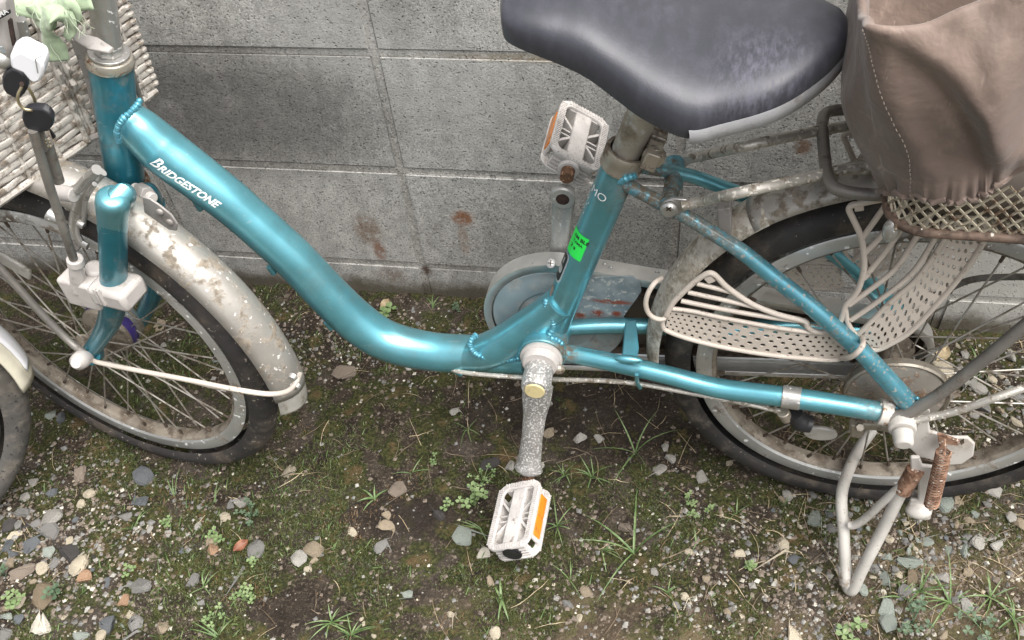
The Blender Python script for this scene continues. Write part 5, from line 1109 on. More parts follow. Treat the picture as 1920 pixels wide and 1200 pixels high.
P('bracket_slot', MB().plate([(0.0662,-0.0785,0.2459),(0.0682,-0.0785,0.2532),(0.0707,-0.0785,0.2457),(0.0685,-0.0785,0.2413)], (0,.001,0)), 'chain')
P('bracket_window', MB().plate([(0.0294,-0.0785,0.2072),(0.0347,-0.0785,0.2093),(0.0482,-0.0785,0.2046),(0.0505,-0.0785,0.1998),(0.0354,-0.0785,0.1957)], (0,.001,0)), 'chain')
P('stand_foot_block', MB().ball((0.0483,-0.094,0.1258), .0125, 16, (1.2,.8,.8)), 'white_paint')
P('spring_hook', MB().plate([(0.0376,-0.084,0.2648),(0.042,-0.084,0.2647),(0.0631,-0.084,0.2559),(0.0629,-0.084,0.2479),(0.052,-0.084,0.2479),(0.0529,-0.084,0.237),(0.0469,-0.084,0.2369)], (0,.003,0)), 'rust_pale', bevel=.0006)
s0, s1 = V((0.0453,-0.1,0.255)), V((0.0532,-0.108,0.1608)); sdv = (s1-s0); sl = sdv.length; sdv.normalize(); su = sdv.cross(V((0,1,0))).normalized(); sv = sdv.cross(su); turns = 21
coil = [s0+sdv*(sl*k/(turns*12))+(su*math.cos(k*math.pi/6)+sv*math.sin(k*math.pi/6))*.0074 for k in range(turns*12+1)]
P('stand_spring', MB().tube(coil, .00125, 6), 'rust_pale')
P('spring_end', MB().tube(catmull([s0-sdv*.010+V((0,.008,0)), s0-sdv*.006, s0, coil[3]], 4), .0016, 6), 'rust_pale')
P('spring_end', MB().tube(catmull([coil[-4], s1+sdv*.003, s1+sdv*.008], 4), .0020, 6), 'white_paint')
P('dropout_plate', MB().plate([(-0.0237,-0.066,0.2832),(-0.0121,-0.066,0.2861),(0.0065,-0.066,0.2712),(0.0214,-0.066,0.2907),(0.0288,-0.066,0.2798),(0.0298,-0.066,0.2608),(0.018,-0.066,0.2489),(0.0098,-0.066,0.2425),(-0.0037,-0.066,0.2529),(-0.0185,-0.066,0.2503)], (0,.004,0)), 'white_paint', bevel=.0012)
P('stay_end_cap', MB().tube([(-0.0237,-0.067,0.2712),(-0.0109,-0.067,0.2686)], [.0155,.0145], 20), 'white_rust', bevel=.001)
P('axle_nut', MB().tube([V((0.0013,-0.07,0.2678)), V((0.0011,-0.088,0.2675))], [.0155,.0145], 22), 'white_paint', bevel=.0015)
P('axle_nut', MB().tube([V((0.0011,-0.088,0.2675)), V((0.0018,-0.106,0.265))], [.0115,.0100], 22), 'white_paint', bevel=.003)
P('axle_washer', MB().tube([V((0.0025,-0.066,0.2638)), V((0.0013,-0.074,0.2663))], .0180, 24), 'alu', bevel=.001)

# ---- rear basket (expanded mesh) and its rim
bu0, bu1, byn, byf, bz = V((-0.0747,-0.1046,0.572)).x, .30, -.112, .120, .572
def basket_section(z, gr=0.0):
    r = .03; o = []
    for cx, cy, a0 in ((bu1, byn-gr+r, -90), (bu1, byf+gr-r, 0), (bu0-gr+r, byf+gr-r, 90), (bu0-gr+r, byn-gr+r, 180)):
        for k in range(6): t = math.radians(a0+90*k/5); o.append(V((cx+r*math.cos(t), cy+r*math.sin(t), z)))
    return o
RB = empty('rear_basket', (0,0,0), bike)
sec0 = basket_section(bz)
P('basket_rim', MB().tube(sec0, .0046, 10, closed=True), 'frame_rust', RB)


dm = MB(); rows_ = 8; per = sec0; tot = sum((per[(i+1) % len(per)]-per[i]).length for i in range(len(per)))
def on_per(s, z, gr):
    S = basket_section(bz, gr); s %= tot; acc = 0
    for i in range(len(S)):
        a, b = S[i], S[(i+1) % len(S)]; l = (per[(i+1) % len(per)]-per[i]).length
        if acc+l >= s: p = a.lerp(b, (s-acc)/l); p.z = z; return p
        acc += l
    return S[0].copy()
cell = .0112; nc_ = int(tot/cell)
for rI in range(rows_):
    for k in range(nc_):
        s = (k+(.5 if rI % 2 else 0))*cell
        A_ = on_per(s, bz+.004+rI*.0070, rI*.0010); 
        for dd in (-.5, .5):
            B_ = on_per(s+dd*cell, bz+.004+(rI+1)*.0070, (rI+1)*.0010)
            dm.tube([A_, B_], .00115, 4, cap=False)
tag(P('basket_mesh', dm, 'mesh_rust', RB, smooth=False), kind='stuff')
fl_ = MB()
for k in range(34):
    x = bu0+.004+k*(bu1-bu0)/34
    fl_.tube([(x, byn, bz), (x+.05, byf, bz)], .0014, 4, cap=False); fl_.tube([(x+.05, byn, bz+.0005), (x, byf, bz+.0005)], .0014, 4, cap=False)
P('basket_floor', fl_, 'mesh_rust', RB, smooth=False)
P('basket_liner', MB().box(((bu0+bu1)/2+.004, (byn+byf)/2, bz+.030), ((1,0,0),(0,1,0),(0,0,1)), ((bu1-bu0)/2-.010, (byf-byn)/2-.008, .026)), 'case_dark', RB, bevel=.02)
P('basket_foot', MB().ball(V((-0.071,-0.1,0.5616)), .0095, 14, (.8,.8,1.3)), 'alu', RB)

# ---- writing and stickers on the tubes
def path_frame(path, s):
    acc = 0
    for a, b in zip(path, path[1:]):
        l = (b-a).length
        if acc+l >= s or b is path[-1]:
            return a+(b-a)*((s-acc)/l), (b-a).normalized(), acc+(s-acc)
        acc += l
def radius_at(path, R, s):
    acc = 0
    for i, (a, b) in enumerate(zip(path, path[1:])):
        l = (b-a).length
        if acc+l >= s: t = (s-acc)/l; return R[i]*(1-t)+R[i+1]*t
        acc += l
    return R[-1]
def surf(path, R, s, th, off):
    p, t, _ = path_frame(path, s); r = radius_at(path, R, s); u = t.cross(YN)
    if (u.z < 0 if abs(u.z) > .3 else u.x < 0): u = -u
    return p+(YN*math.cos(th)+u*math.sin(th))*(r+off)
def decal(name, mat, vs, fs, fn, parent=bike):
    mb = MB(); mb.add([fn(x, y) for x, y in vs], fs); return mb.build(name, M[mat], parent, smooth=False)
def text_mesh(s, size, bold=0.0, shear=0.0, xs=1.0, cuts=8):
    cu = bpy.data.curves.new('lettering', 'FONT'); cu.body = s; cu.size = size; cu.offset = bold; cu.shear = shear; cu.fill_mode = 'FRONT'; cu.resolution_u = 3; cu.space_character = 1.0
    ob = bpy.data.objects.new('lettering', cu); col.objects.link(ob); bpy.context.view_layer.update()
    me = bpy.data.meshes.new_from_object(ob.evaluated_get(bpy.context.evaluated_depsgraph_get())); bpy.data.objects.remove(ob)
    bm = bmesh.new(); bm.from_mesh(me); bmesh.ops.triangulate(bm, faces=bm.faces)
    xsv = [v.co.x for v in bm.verts]; ysv = [v.co.y for v in bm.verts]
    for i in range(1, cuts):
        y = min(ysv)+(max(ysv)-min(ysv))*i/cuts
        bmesh.ops.bisect_plane(bm, geom=bm.verts[:]+bm.edges[:]+bm.faces[:], plane_co=(0,y,0), plane_no=(0,1,0))
    vs = [(v.co.x*xs, v.co.y) for v in bm.verts]; fs = [tuple(v.index for v in f.verts) for f in bm.faces] if not bm.verts.index_update() else []
    bm.free(); bpy.data.meshes.remove(me)
    return vs, fs, min(v[0] for v in vs), max(v[0] for v in vs)
MTL = MT
s_a = (0.0363,-0.017); s_b = (0.1211,0.204)
base0 = (MT[8]-MT[0]).length
A0 = V((-0.8268,-0.022,0.5244)); A1 = V((-0.7695,-0.022,0.4614))
def nearest_s(path, p):
    best = (1e9, 0); acc = 0
    for a, b in zip(path, path[1:]):
        l = (b-a).length; t = max(0, min(1, (p-a).dot(b-a)/l/l)); d = (a+(b-a)*t-p).length
        if d < best[0]: best = (d, acc+l*t)
        acc += l
    return best[1]
# the angle round the tube of the two ends of the word
S0, TH0 = nearest_s(MT, V((-0.8469,0,0.5561)))+s_a[0], s_a[1]; S1, TH1 = nearest_s(MT, V((-0.8469,0,0.5561)))+s_b[0], s_b[1]
def word(txt, name, mat, path, R, S0, S1, TH0, TH1, size, bold, shear, off=.0006, first=None, flip=1):
    vs, fs, xa, xb = text_mesh(txt, size, bold, shear)
    def fn(x, y):
        t = (x-xa)/(xb-xa); s = S0+(S1-S0)*t; r = radius_at(path, R, s)
        return surf(path, R, s, TH0+(TH1-TH0)*t+flip*y/r, off)
    return decal(name, mat, vs, fs, fn)
word('RIDGESTONE', 'brand_lettering', 'white_print', MT, MTR, S0+(S1-S0)*.115, S1, TH0+(TH1-TH0)*.115, TH1, .0128, .00045, .28)
word('B', 'brand_lettering_initial', 'white_print', MT, MTR, S0, S0+(S1-S0)*.125, TH0+.02, TH0+(TH1-TH0)*.1+.02, .0185, .0004, .30)
word('/', 'brand_lettering_slash', 'teal', MT, MTR, S0+(S1-S0)*.015, S0+(S1-S0)*.10, TH0+.12, TH0+.12, .0120, .0005, .75, .0009)
# label on the near chain stay
def quad_decal(name, mat, path, R, s0, s1, t0, t1, off=.0005, nx=12, ny=6, rnd_=.0):
    vs = []; fs = []
    for i in range(nx+1):
        for j in range(ny+1):
            u, v = i/nx, j/ny
            inset = rnd_*(1-math.sqrt(max(0, 1-(max(0, abs(2*u-1)-(1-2*rnd_))/(2*rnd_))**2))) if rnd_ else 0
            vs.append((s0+(s1-s0)*u, t0+(t1-t0)*(.5+(v-.5)*(1-2*inset))))
    for i in range(nx):
        for j in range(ny): a = i*(ny+1)+j; fs.append((a, a+ny+1, a+ny+2, a+1))
    return decal(name, mat, vs, fs, lambda s, t: surf(path, R, s, t, off))
NSRR = lerp_list(NSR, len(NS))
c_a = (0.0431,0.242); c_b = (0.1056,0.200); cs0 = nearest_s(NS, V((-0.3262,-0.032,0.2707)))
quad_decal('brand_label', 'brown_label', NS, NSRR, cs0+c_a[0]-.001, cs0+c_b[0]+.001, -.98, -.42)
word('BRIDGESTONE', 'label_lettering', 'black_print', NS, NSRR, cs0+c_a[0]+.004, cs0+c_b[0]-.001, -.88, -.88, .0068, .0003, .35, .0008)
quad_decal('label_red_wedge', 'red_print', NS, NSRR, cs0+c_a[0]+.001, cs0+c_a[0]+.008, -.75, -.50, .0009, 4, 4)
STU = [SB, SB.lerp(ST,.25), SB.lerp(ST,.5), SB.lerp(ST,.75), ST]; STR = [SR]*5
def on_seat(px): return px
gs = [(0.1642,-0.639), (0.1890,-0.383), (0.1929,-0.789)]
ns_s = lambda q: q[0]
SG0, SG1 = (0.1664,-0.411), (0.2013,-0.713)
quad_decal('shop_sticker', 'green_label', STU, STR, SG0[0]-.001, SG1[0]-.001, 1.40, .12, .0006, 8, 14)
def side_word(txt, name, mat, path, R, s, th0, size, bold, off=.0010, shear=0):      # written across the tube: reading from its front edge towards the camera
    vs, fs, xa, xb = text_mesh(txt, size, bold, shear)
    r = R[0]
    return decal(name, mat, vs, fs, lambda x, y: surf(path, R, s+y, th0-x/r, off))
PLACE_SIDE = True
side_word('1M BLE', 'sticker_lettering', 'black_print', STU, STR, SG1[0]-.010, 1.12, .0066, .0002)
side_word('TAMA', 'sticker_lettering', 'black_print', STU, STR, SG1[0]-.0165, 1.05, .0052, .0001)
side_word('2 a', 'sticker_lettering', 'black_print', STU, STR, SG1[0]-.0250, 1.10, .0068, .0002)
LG0, LG1 = (0.1184,-0.603), (0.1642,-0.714)
quad_decal('emblem_label', 'silver_label', STU, STR, LG0[0]-.003, LG1[0]-.002, 1.45, .78, .0004, 14, 10, .25)
quad_decal('emblem_label_field', 'black_print', STU, STR, LG0[0], LG1[0]-.004, 1.45, .88, .0007, 14, 10, .2)
quad_decal('emblem_label_mark', 'silver_label', STU, STR, LG0[0]+.011, LG0[0]+.024, 1.42, .98, .0010, 10, 8, .4)
quad_decal('emblem_label_bar', 'silver_label', STU, STR, LG0[0]+.027, LG0[0]+.036, 1.22, 1.10, .0010, 6, 3)
quad_decal('worn_sticker', 'brown_label', STU, STR, (0.0917,-0.616)[0]-.004, (0.0917,-0.616)[0]+.014, 1.40, 1.02, .0006, 10, 8, .35)
MO_ = (0.2593,-0.492)
side_word('MO', 'model_lettering', 'white_print', STU, STR, MO_[0]-.004, 1.25, .0135, -.0001)
for dx, dt in ((-.016,1.25), (-.020,1.05), (-.024,1.2), (-.031,1.33), (-.036,1.15), (-.018,1.38)):
    quad_decal('print_fleck', 'white_print', STU, STR, MO_[0]+dx, MO_[0]+dx+.0025, dt, dt-.05, .0008, 2, 2)
vsx, fsx, xa, xb = text_mesh('USP', .0095, .0001)
hd_ = MB(); hd_.add([V((.0392*math.cos(math.radians(62)-(x/.0388)), .0135+y*.9, .0392*math.sin(math.radians(62)-(x/.0388)))) for x, y in vsx], fsx); hd_.build('hub_lettering', M['white_print'], FW, smooth=False)

# ---- front basket of woven strands
BO = V((-0.8699,0.085,0.543)); BW = V((-0.9628,-0.105,0.5293)); bx = (BW-BO); bL = bx.length; bx.normalize()   # along the lower edge, far corner to near end
bz_ = V((-.02,0,1)); bz_ = (bz_-bx*bz_.dot(bx)*.0).normalized(); bn = bx.cross(bz_).normalized()
if bn.x > 0: bn = -bn                                           # points to the front, away from the head tube
FBK = empty('front_basket', (0,0,0), bike)
flare = .06
def bp(s, h, d=0.0): return BO+bx*(s-h*flare)+bz_*h+bn*d
nrow = 25; wt = bL+.10
stakes = [.012+.0135*k for k in range(int(wt/.0135))]
gaps = {(6, 7)}
for r in range(nrow):
    h = .005+r*.0085; ph = r % 2
    pts = []
    N_ = int(wt/.0068)
    for k in range(N_+1):
        s = wt*k/N_; pts.append(bp(s, h+random.uniform(-.0005,.0005), .0014*math.sin(math.pi*(s/.027)+ph*math.pi)))
    # turn the corner and run along the far side
    side = [bp(-.004, h, .006), bp(-.006, h+.001, .014)]+[bp(-.006, h, .02+.03*k+0) for k in range(5)]
    pts = list(reversed(side))+pts
    P('strand', MB().tube(pts, .0037, 7, squash=(tuple(bn), .5)), 'wicker', FBK)
for s in stakes[::3]:
    P('stake', MB().tube([bp(s, -.002, .0), bp(s, .11, .0), bp(s, .225, .0)], .0024, 6), 'wicker', FBK)
for r in range(nrow): # looped ends standing out at the far corner
    h = .005+r*.0085
    P('loop_end', MB().ball(bp(-.004, h, .003), .0062, 10, (1.1,1,.62)), 'wicker', FBK)
for s in (bL*.42, bL*.47):
    pts = [bp(s, -.004+k*.006, -.0030+.0012*math.sin(k*2.2)) for k in range(36)]
    P('cross_strand', MB().tube(pts, [.0036+.0010*math.sin(k*1.9) for k in range(36)], 8), 'wicker', FBK)
for k, d in enumerate((.0, .006, .012)):
    P('border_strand', MB().tube([bp(-.004, -.004-k*.004, .002+d), bp(bL*.5, -.005-k*.004, .0+d), bp(wt, -.004-k*.004, .002+d)], .0042, 8), 'wicker', FBK)
fbm = MB()
for k in range(17): fbm.tube([bp(.004, -.004, .012+.012*k), bp(wt, -.004, .012+.012*k)], .0034, 6)
for k in range(18): fbm.tube([bp(.01+.018*k, -.007, 0), bp(.01+.018*k, -.007, .21)], .0026, 6)
P('basket_bottom', fbm, 'wicker', FBK)
fbm = MB()
for k in range(22): fbm.tube([bp(-.004, .005+.0095*k, .20), bp(wt, .005+.0095*k, .20)], .0036, 6)
P('front_panel', fbm, 'wicker', FBK)
P('basket_bracket', MB().plate([V(p) for p in ((-0.8692,-0.01,0.6656), (-0.8567,-0.006,0.6516), (-0.86,-0.006,0.6279), (-0.8726,-0.004,0.5903), (-0.8865,0,0.5467), (-0.8912,-0.002,0.55), (-0.8883,-0.004,0.5691), (-0.8754,-0.008,0.6157))], bn*.003), 'grey_plate', FBK, bevel=.0008)
P('basket_bracket_arm', MB().plate([V(p) for p in ((-0.8587,-0.02,0.68), (-0.8467,-0.02,0.6781), (-0.8301,-0.018,0.6717), (-0.8206,-0.014,0.6578), (-0.8223,-0.022,0.6578), (-0.8376,-0.03,0.6668), (-0.8503,-0.028,0.6734))], (0,0,.003)), 'grey_plate', FBK, bevel=.0008)
P('liner_board', MB().plate([V(p) for p in ((-0.919,0,0.6901), (-0.8932,0.03,0.6789), (-0.935,0.03,0.6151), (-0.9292,0,0.6433))], bn*.003), 'case_dark', FBK)
P('rear_cable', MB().tube(catmull([(-0.8435,0.03,0.6124),(-0.8473,0.03,0.5858),(-0.8492,0.03,0.5617),(-0.8381,0.02,0.5374)], 5), .0026, 8), 'rod_dull')
P('lamp_stay', MB().tube(catmull([(-0.983,0.01,0.4945),(-0.9458,0,0.5145),(-0.9145,0,0.5313),(-0.888,0,0.5416)], 4), .0040, 8), 'grey_plate')

# ------------------------------------------------------------------ brown cover over the rear basket
def w2(p): return AX @ V(p)
cover = empty('basket_cover'); cover.matrix_world = AX
tag(cover, 'faded brown nylon cover with elasticated hem pulled over the rear basket', 'basket cover')
COLS = [
 [(0.0395,-0.142,0.6951),(0.0337,-0.142,0.7271),(0.0225,-0.142,0.764),(0.0107,-0.142,0.7982),(-0.0034,-0.142,0.83)],
 [(0.0077,-0.142,0.6725),(0.0013,-0.142,0.7029),(-0.01,-0.142,0.7421),(-0.0217,-0.142,0.7782),(-0.0348,-0.142,0.8128)],
 [(-0.015,-0.14,0.6466),(-0.027,-0.152,0.6922),(-0.0394,-0.156,0.7327),(-0.0506,-0.152,0.7681),(-0.0619,-0.142,0.7977)],
 [(-0.0264,-0.136,0.634),(-0.0387,-0.148,0.6812),(-0.0533,-0.152,0.7271),(-0.0662,-0.15,0.7634),(-0.0776,-0.144,0.7915)],
 [(-0.0452,-0.134,0.6271),(-0.0549,-0.142,0.6716),(-0.0734,-0.146,0.7197),(-0.0871,-0.144,0.7534),(-0.0983,-0.142,0.7808)],
 [(-0.0686,-0.124,0.6197),(-0.0826,-0.138,0.6682),(-0.1054,-0.14,0.7116),(-0.1229,-0.138,0.7495),(-0.1329,-0.138,0.7762)],
 [(-0.0776,-0.1,0.6049),(-0.0966,-0.108,0.6471),(-0.1209,-0.108,0.6912),(-0.1298,-0.106,0.7307),(-0.1362,-0.108,0.7639)],
 [(-0.0807,-0.06,0.5817),(-0.1041,-0.062,0.6163),(-0.1319,-0.06,0.6631),(-0.1293,-0.058,0.7068),(-0.1343,-0.07,0.7503)]]
cols = [[V(p) for p in c] for c in COLS]
last = cols[-1]
cols.append([p+V((.004,.060,.010)) for p in last]); cols.append([p+V((.010,.130,.005)) for p in last]); cols.append([p+V((.035,.185,.0)) for p in last])
cols.append([p+V((.13,.205,.0)) for p in last]); cols.append([p+V((.28,.205,.0)) for p in last])
cols.append([V((.330, p.y+.190, p.z)) for p in last]); cols.append([V((.345, .0, p.z)) for p in last]); cols.append([V((.330, -.120, c0.z)) for c0 in cols[0]])
cols = [catmull(c, 9) for c in cols]
NR = len(cols[0]); rows = []
for r in range(NR):
    ring = catmull([c[r] for c in cols], 8, closed=True); t = r/(NR-1); out = []
    for k, p in enumerate(ring):
        hem = max(0, 1-t/.16)
        d = V((0,-1,0)) if k < 40 else V((-1,-.4,0)).normalized() if k < 60 else V((-1,.1,0))
        n_ = noise.noise(p*9+V((0,0,3)))*.010 + noise.noise(V((p.x*24+p.z*10, p.y*24, p.z*11)))*.0045 + noise.noise(p*60)*.0012
        g_ = math.sin(k*1.35+noise.noise(V((k*.3,0,2)))*4)*.0030*hem**1.0 + .0018*math.sin(k*2.9)*hem
        fold = .007*math.exp(-((k-(10+26*t))/5.0)**2)*(1-hem)
        crease = -.006*math.exp(-((k-(17+22*t))/2.5)**2)*math.sin(math.pi*min(1, t*1.1))
        out.append(p+d*(n_*(1-.5*hem)+g_+fold+crease)+V((0,0,-.0022*math.sin(k*1.1)*hem)))
    rows.append(out)
rim_ = rows[-1]
NK = len(rim_)
rows.append([p+V((.000,.003,.003)) if k < 40 or k > NK-10 else p+V((.004,0,.003)) for k, p in enumerate(rim_)])
def inw(k, a): return V((0,a,0)) if k < 40 or k > NK-10 else V((-a,0,0)) if k > NK-28 else V((a,.3*a,0)).normalized()*a if k < 64 else V((a,-.2*a,0)) if k < 76 else V((0,-a,0))
rows.append([p+inw(k, .008)+V((0,0,.001)) for k, p in enumerate(rim_)])
for r_ in range(NR-4, int(NR*.06), -3): rows.append([p+inw(k, .012) for k, p in enumerate(rows[r_])])
P('cover_cloth', MB().grid(rows, closed=True), 'cover', cover, ang=80)
cv = cover.children[0]; sm = cv.modifiers.new('smooth', 'SUBSURF'); sm.levels = 1; sm.render_levels = 1
seam = MB()
kk = 5*8
for r in range(0, NR-1, 1):
    a, b = rows[r][kk], rows[r+1][kk]; m_ = a.lerp(b, .5)
    seam.tube([a.lerp(b,.15)+V((-.0012,-.0016,0)), a.lerp(b,.62)+V((-.0010,-.0014,0))], .0005, 5)
P('seam_stitching', seam, 'brown_label', cover)
P('elastic_hem', MB().tube([p+V((0,.001,0)) for p in rows[0]], .0030, 8, closed=True), 'cover', cover)

# ------------------------------------------------------------------ green cloth knotted on the front basket
cloth = empty('cloth_strip'); cloth.matrix_world = AX
tag(cloth, 'frayed pale green cloth strip knotted around the handlebar stem and front basket', 'cloth')
def ribbon(pts, wd, name, tw=None, k=6, mat='green_cloth'):
    C_ = catmull([V(p) for p in pts], k); Wd = lerp_list(wd, len(C_)); T_ = lerp_list(tw or [0]*2, len(C_)); rows = []
    for i, c in enumerate(C_):
        t = (C_[min(i+1, len(C_)-1)]-C_[max(i-1, 0)]).normalized(); s = t.cross(V((.15,-.75,.65))).normalized(); nn = s.cross(t)
        a = T_[i]; sd = s*math.cos(a)+nn*math.sin(a); on = -s*math.sin(a)+nn*math.cos(a)
        rows.append([c+sd*Wd[i]*q+on*(.0010*math.sin(q*3.0+i*.30)-.0028*q*q+.0012*noise.noise(V((i*.4, q*3, 1)))) for q in (-1,-.75,-.5,-.25,0,.25,.5,.75,1)])
    o = P(name, MB().grid(rows), mat, cloth, solid=.0007, ang=80); return o
ribbon([(-0.8457,-0.03,0.7154),(-0.8432,-0.045,0.7194),(-0.8483,-0.052,0.7144),(-0.8572,-0.05,0.7009),(-0.8616,-0.046,0.6871),(-0.8631,-0.044,0.6743),(-0.864,-0.044,0.6601)], [.010,.011,.010,.0085,.009,.0115,.0095], 'cloth_tail', [.2,-.1,-.3,-.1,.1,.2])
ribbon([(-0.8491,-0.042,0.7175),(-0.8353,-0.052,0.7181),(-0.8317,-0.052,0.7117),(-0.8352,-0.046,0.6993),(-0.8458,-0.044,0.6888)], [.009,.012,.011,.008,.006], 'cloth_fold', [0,.5,.2,-.3])
ribbon([(-0.8502,-0.04,0.7131),(-0.84,-0.04,0.7178),(-0.8265,-0.046,0.7204),(-0.8256,-0.044,0.7128),(-0.8348,-0.04,0.7025)], [.008,.010,.010,.009,.006], 'cloth_knot', [.3,-.4,.4])
ribbon([(-0.9033,-0.03,0.7194),(-0.8874,-0.03,0.7143),(-0.871,-0.03,0.7103),(-0.8497,-0.036,0.7142),(-0.8344,-0.03,0.7179),(-0.8103,-0.03,0.7239)], [.010,.012,.012,.010,.010,.012], 'cloth_band', [.2,-.2,.3,0])

ribbon([(-0.8728,-0.034,0.7157),(-0.872,-0.034,0.7058),(-0.8724,-0.034,0.6957),(-0.8643,-0.034,0.6982),(-0.857,-0.034,0.7085)], [.006,.009,.008,.009,.007], 'cloth_loop', [.6,-.4,.3])

rt = random.Random(9); th = MB()
STARTS = ((-0.895,-0.034,0.7151), (-0.8932,-0.034,0.7141), (-0.8903,-0.034,0.7153), (-0.8647,-0.04,0.7203), (-0.8647,-0.04,0.7182), (-0.8249,-0.048,0.7215), (-0.8281,-0.05,0.7193), (-0.8246,-0.04,0.7149), (-0.8259,-0.036,0.7094), (-0.8669,-0.044,0.6857), (-0.8651,-0.044,0.6847), (-0.8278,-0.048,0.7128))
for s in STARTS:
    for q in range(2):
        p = V(s); pts = [p]; d = V((rt.uniform(-.4,.6), 0, -1)).normalized()
        for k in range(7): d = (d+V((rt.uniform(-.5,.5), rt.uniform(-.4,.3), rt.uniform(-.5,.2)))).normalized(); p = p+d*.0034; pts.append(p)
        th.tube(catmull(pts, 3), .00028, 4)
P('frayed_threads', th, 'thread', cloth)

# ------------------------------------------------------------------ keys
keys = empty('key_ring'); keys.matrix_world = AX
tag(keys, 'two black-headed keys and a brass-toned split ring hanging in front of the white basket', 'keys')
def oval(c, a, b, n=28):
    return [V(c)+V(a)*math.cos(2*math.pi*k/n)+V(b)*math.sin(2*math.pi*k/n) for k in range(n)]
k1 = V((-0.8441,-0.13,0.6943))
P('key_head', MB().plate([(-0.8555,-0.13,0.6955),(-0.8525,-0.13,0.7011),(-0.8462,-0.13,0.7068),(-0.8377,-0.13,0.7109),(-0.832,-0.13,0.7096),(-0.8288,-0.13,0.7054),(-0.8289,-0.13,0.6978),(-0.8318,-0.13,0.691),(-0.8375,-0.13,0.6852),(-0.8443,-0.13,0.6804),(-0.8504,-0.13,0.6801),(-0.857,-0.13,0.6843),(-0.8574,-0.13,0.6898)], (0,.007,.003)), 'fob_black', keys, bevel=.0016)
P('key_head_hole', MB().tube([V((-0.8334,-0.1352,0.6955)), V((-0.8344,-0.1342,0.6948))], .0022, 14, squash=((1,0,0), .8)), 'rust_dark', keys)
P('key_head', MB().plate([(-0.8468,-0.138,0.664),(-0.8432,-0.138,0.6699),(-0.8366,-0.138,0.6743),(-0.8271,-0.138,0.6759),(-0.8188,-0.138,0.6752),(-0.8147,-0.138,0.6715),(-0.8139,-0.138,0.6652),(-0.8182,-0.138,0.6574),(-0.8251,-0.138,0.6512),(-0.8351,-0.138,0.6488),(-0.8448,-0.138,0.6494),(-0.8485,-0.138,0.6551)], (0,.007,.003)), 'fob_black', keys, bevel=.0016)
P('split_ring', MB().tube(catmull([(-0.8322,-0.138,0.6946),(-0.8365,-0.142,0.6888),(-0.8382,-0.144,0.6822),(-0.8362,-0.144,0.6756),(-0.8318,-0.142,0.6727),(-0.8334,-0.138,0.6699)], 5)+catmull([(-0.8379,-0.13,0.6682),(-0.8338,-0.13,0.6741),(-0.833,-0.13,0.6843),(-0.8346,-0.13,0.6898)], 4), .0014, 8), 'brass', keys)
P('key_blade', MB().plate([(-0.8438,-0.134,0.6472),(-0.8363,-0.134,0.6464),(-0.8416,-0.134,0.6242),(-0.8458,-0.134,0.6202),(-0.8522,-0.134,0.621)], (0,.0022,.001)), 'key_steel', keys, bevel=.0004)
P('key_blade_tip', MB().plate([(-0.8338,-0.13,0.6449),(-0.8311,-0.13,0.6354),(-0.8358,-0.13,0.6327)], (0,.0014,.001)), 'fob_black', keys)
for x, y in ((86,262),(91,263),(88,268),(94,269),(89,275),(95,275)):
    pass
for a in ((-0.838,-0.1365,0.6355), (-0.8348,-0.1365,0.6363), (-0.8393,-0.1365,0.6318), (-0.8355,-0.1365,0.6326), (-0.8394,-0.1365,0.6281), (-0.8365,-0.1365,0.6283)): P('key_dimple', MB().ball(a, .0012, 8, (1,.5,1.2)), 'brass', keys)
fob = empty('key_fob'); fob.matrix_world = AX
tag(fob, 'glossy white plastic key fob above the black keys', 'key fob')
fb = MB(); pts = [(-0.8112,-0.15,0.7424),(-0.8016,-0.15,0.7472),(-0.7952,-0.15,0.748),(-0.7901,-0.15,0.7442),(-0.7837,-0.15,0.7409),(-0.7796,-0.15,0.7371),(-0.7808,-0.15,0.7305),(-0.7859,-0.15,0.722),(-0.7922,-0.15,0.7155),(-0.7985,-0.15,0.7131),(-0.8035,-0.15,0.7155),(-0.8062,-0.15,0.7243),(-0.812,-0.15,0.7271),(-0.8166,-0.15,0.73)]
fc0 = sum((V(p) for p in pts), V())/len(pts); pts = [fc0+(V(p)-fc0)*.90 for p in pts]; fb.plate(pts, (0,.016,.006)); P('fob_shell', fb, 'white_clean', fob, bevel=.0045)
P('fob_panel_line', MB().tube([V(p) for p in ((-0.7762,-0.1592,0.7413), (-0.785,-0.1592,0.7375), (-0.7892,-0.1592,0.7241))], .00045, 5), 'grey_plate', fob)

# white lock body at the upper left with a lettered dark strip
lock = empty('bicycle_lock'); lock.matrix_world = AX
tag(lock, 'grubby white lock case with slot and dark lettered strip at the upper left', 'lock')
P('lock_case', MB().plate([(-0.8312,-0.12,0.787),(-0.8159,-0.12,0.7741),(-0.8185,-0.12,0.7634),(-0.8242,-0.12,0.7484),(-0.8291,-0.12,0.731),(-0.8374,-0.12,0.717),(-0.8451,-0.12,0.7124),(-0.8606,-0.12,0.7097),(-0.8733,-0.12,0.7102)], (0,.020,.004)), 'plastic_white', lock, bevel=.004)
P('slot', MB().plate([(-0.815,-0.1345,0.7579),(-0.8119,-0.1345,0.76),(-0.8104,-0.1345,0.7591),(-0.814,-0.1345,0.7491),(-0.8173,-0.1345,0.7389),(-0.8199,-0.1345,0.7348),(-0.8231,-0.1345,0.7336),(-0.8204,-0.1345,0.7429)], (0,.002,0)), 'rust_dark', lock, bevel=.0004)
P('lettered_strip', MB().plate([(-0.8336,-0.134,0.7571),(-0.8088,-0.134,0.7675),(-0.8095,-0.134,0.7642),(-0.8347,-0.134,0.7531)], (0,.002,0)), 'black_print', lock)
vs_, fs_, xa, xb = text_mesh('DAMA', .0052, .0001)
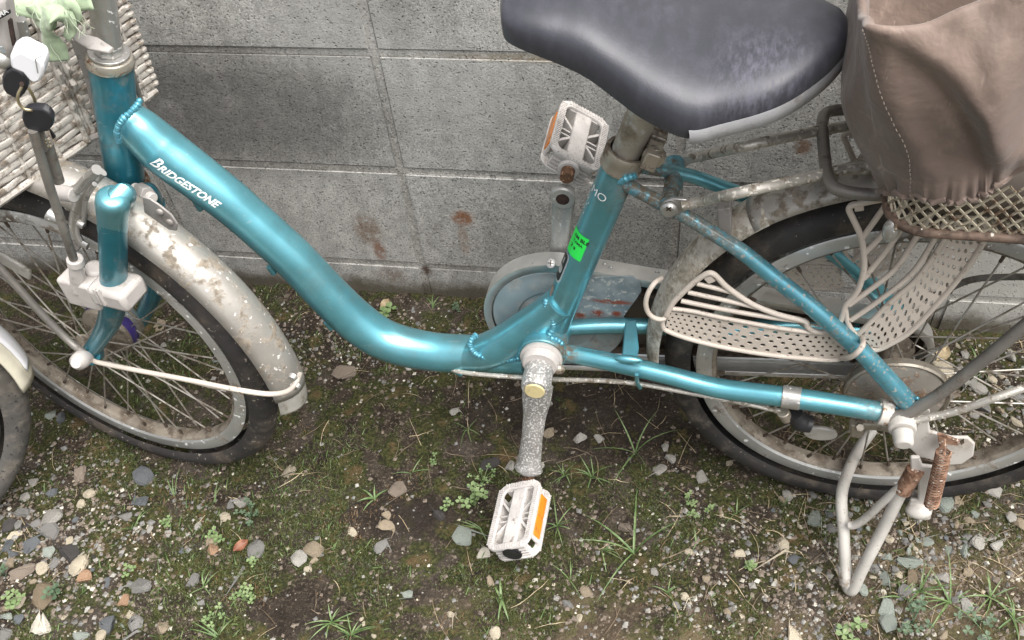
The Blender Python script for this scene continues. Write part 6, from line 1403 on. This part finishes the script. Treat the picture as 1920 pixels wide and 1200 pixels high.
o1, o2 = V((-0.8295,-0.1362,0.7565)), V((-0.8083,-0.1362,0.7659)); ex = (o2-o1).normalized(); ey = V((0,-1,0)).cross(ex); ey = ey if ey.z > 0 else -ey
mb = MB(); mb.add([o1+ex*((x-xa)/(xb-xa)*(o2-o1).length)+ey*(y+.0004) for x, y in vs_], fs_); mb.build('lettering', M['white_print'], lock, smooth=False)
P('lock_shackle', MB().tube(catmull([(-0.8249,-0.11,0.7447),(-0.8281,-0.11,0.7324),(-0.8319,-0.11,0.7165),(-0.8292,-0.11,0.7112)], 4), .0050, 10), 'alu', lock)
P('latch_knob', MB().ball((-0.8484,-0.128,0.7151), .011, 14, (1,.7,.8)), 'alu_pale', lock)
P('blue_tab', MB().box(V((-0.8372,-0.134,0.7292)), ((1,0,0),(0,1,0),(0,0,1)), (.0028,.001,.0028)), 'case_grey', lock)

# ------------------------------------------------------------------ the neighbouring bicycle at the left edge
b2 = empty('bicycle', (-.632, -.555, 0)); b2.rotation_euler = (0, 0, .80)
tag(b2, 'second bicycle with worn grey tyre and cream mudguard at the left edge', 'bicycle')
W2 = empty('wheel', (0,0,.244), b2)
tyre('tyre', .262, W2, 'tyre_old', W=.0235); rim(W2, .2185, 'rim', 'rim_in'); spokes(W2, .2185, .02, .02, -.024, .024)
P('hub', MB().lathe((0,0,0), (0,1,0), [(0,-.034), (.012,-.034), (.024,-.026), (.016,-.018), (.016,.018), (.024,.026), (.012,.034), (0,.034)], 28), 'rim_in', W2)
P('mudguard', guard_arc(8, -190, .276, .276, .034, V((0,0,.244)), (0,1,0), (1,0,0), depth=.022, n=90), 'cream_guard', b2, solid=.004)
P('mudguard_band', guard_arc(3, -60, .2790, .2790, .024, V((0,0,.244)), (0,1,0), (1,0,0), depth=.008, n=40), 'white_clean', b2, solid=.002)
for sy in (-1, 1):
    P('fork_leg', MB().tube([(0,sy*.05,.244), (-.03,sy*.05,.52), (-.06,sy*.02,.60)], .010, 14), 'grey_plate', b2)
    P('mudguard_stay', MB().tube([(0,sy*.052,.244), (.25,sy*.034,.33)], .0028, 8), 'rod_dull', b2)
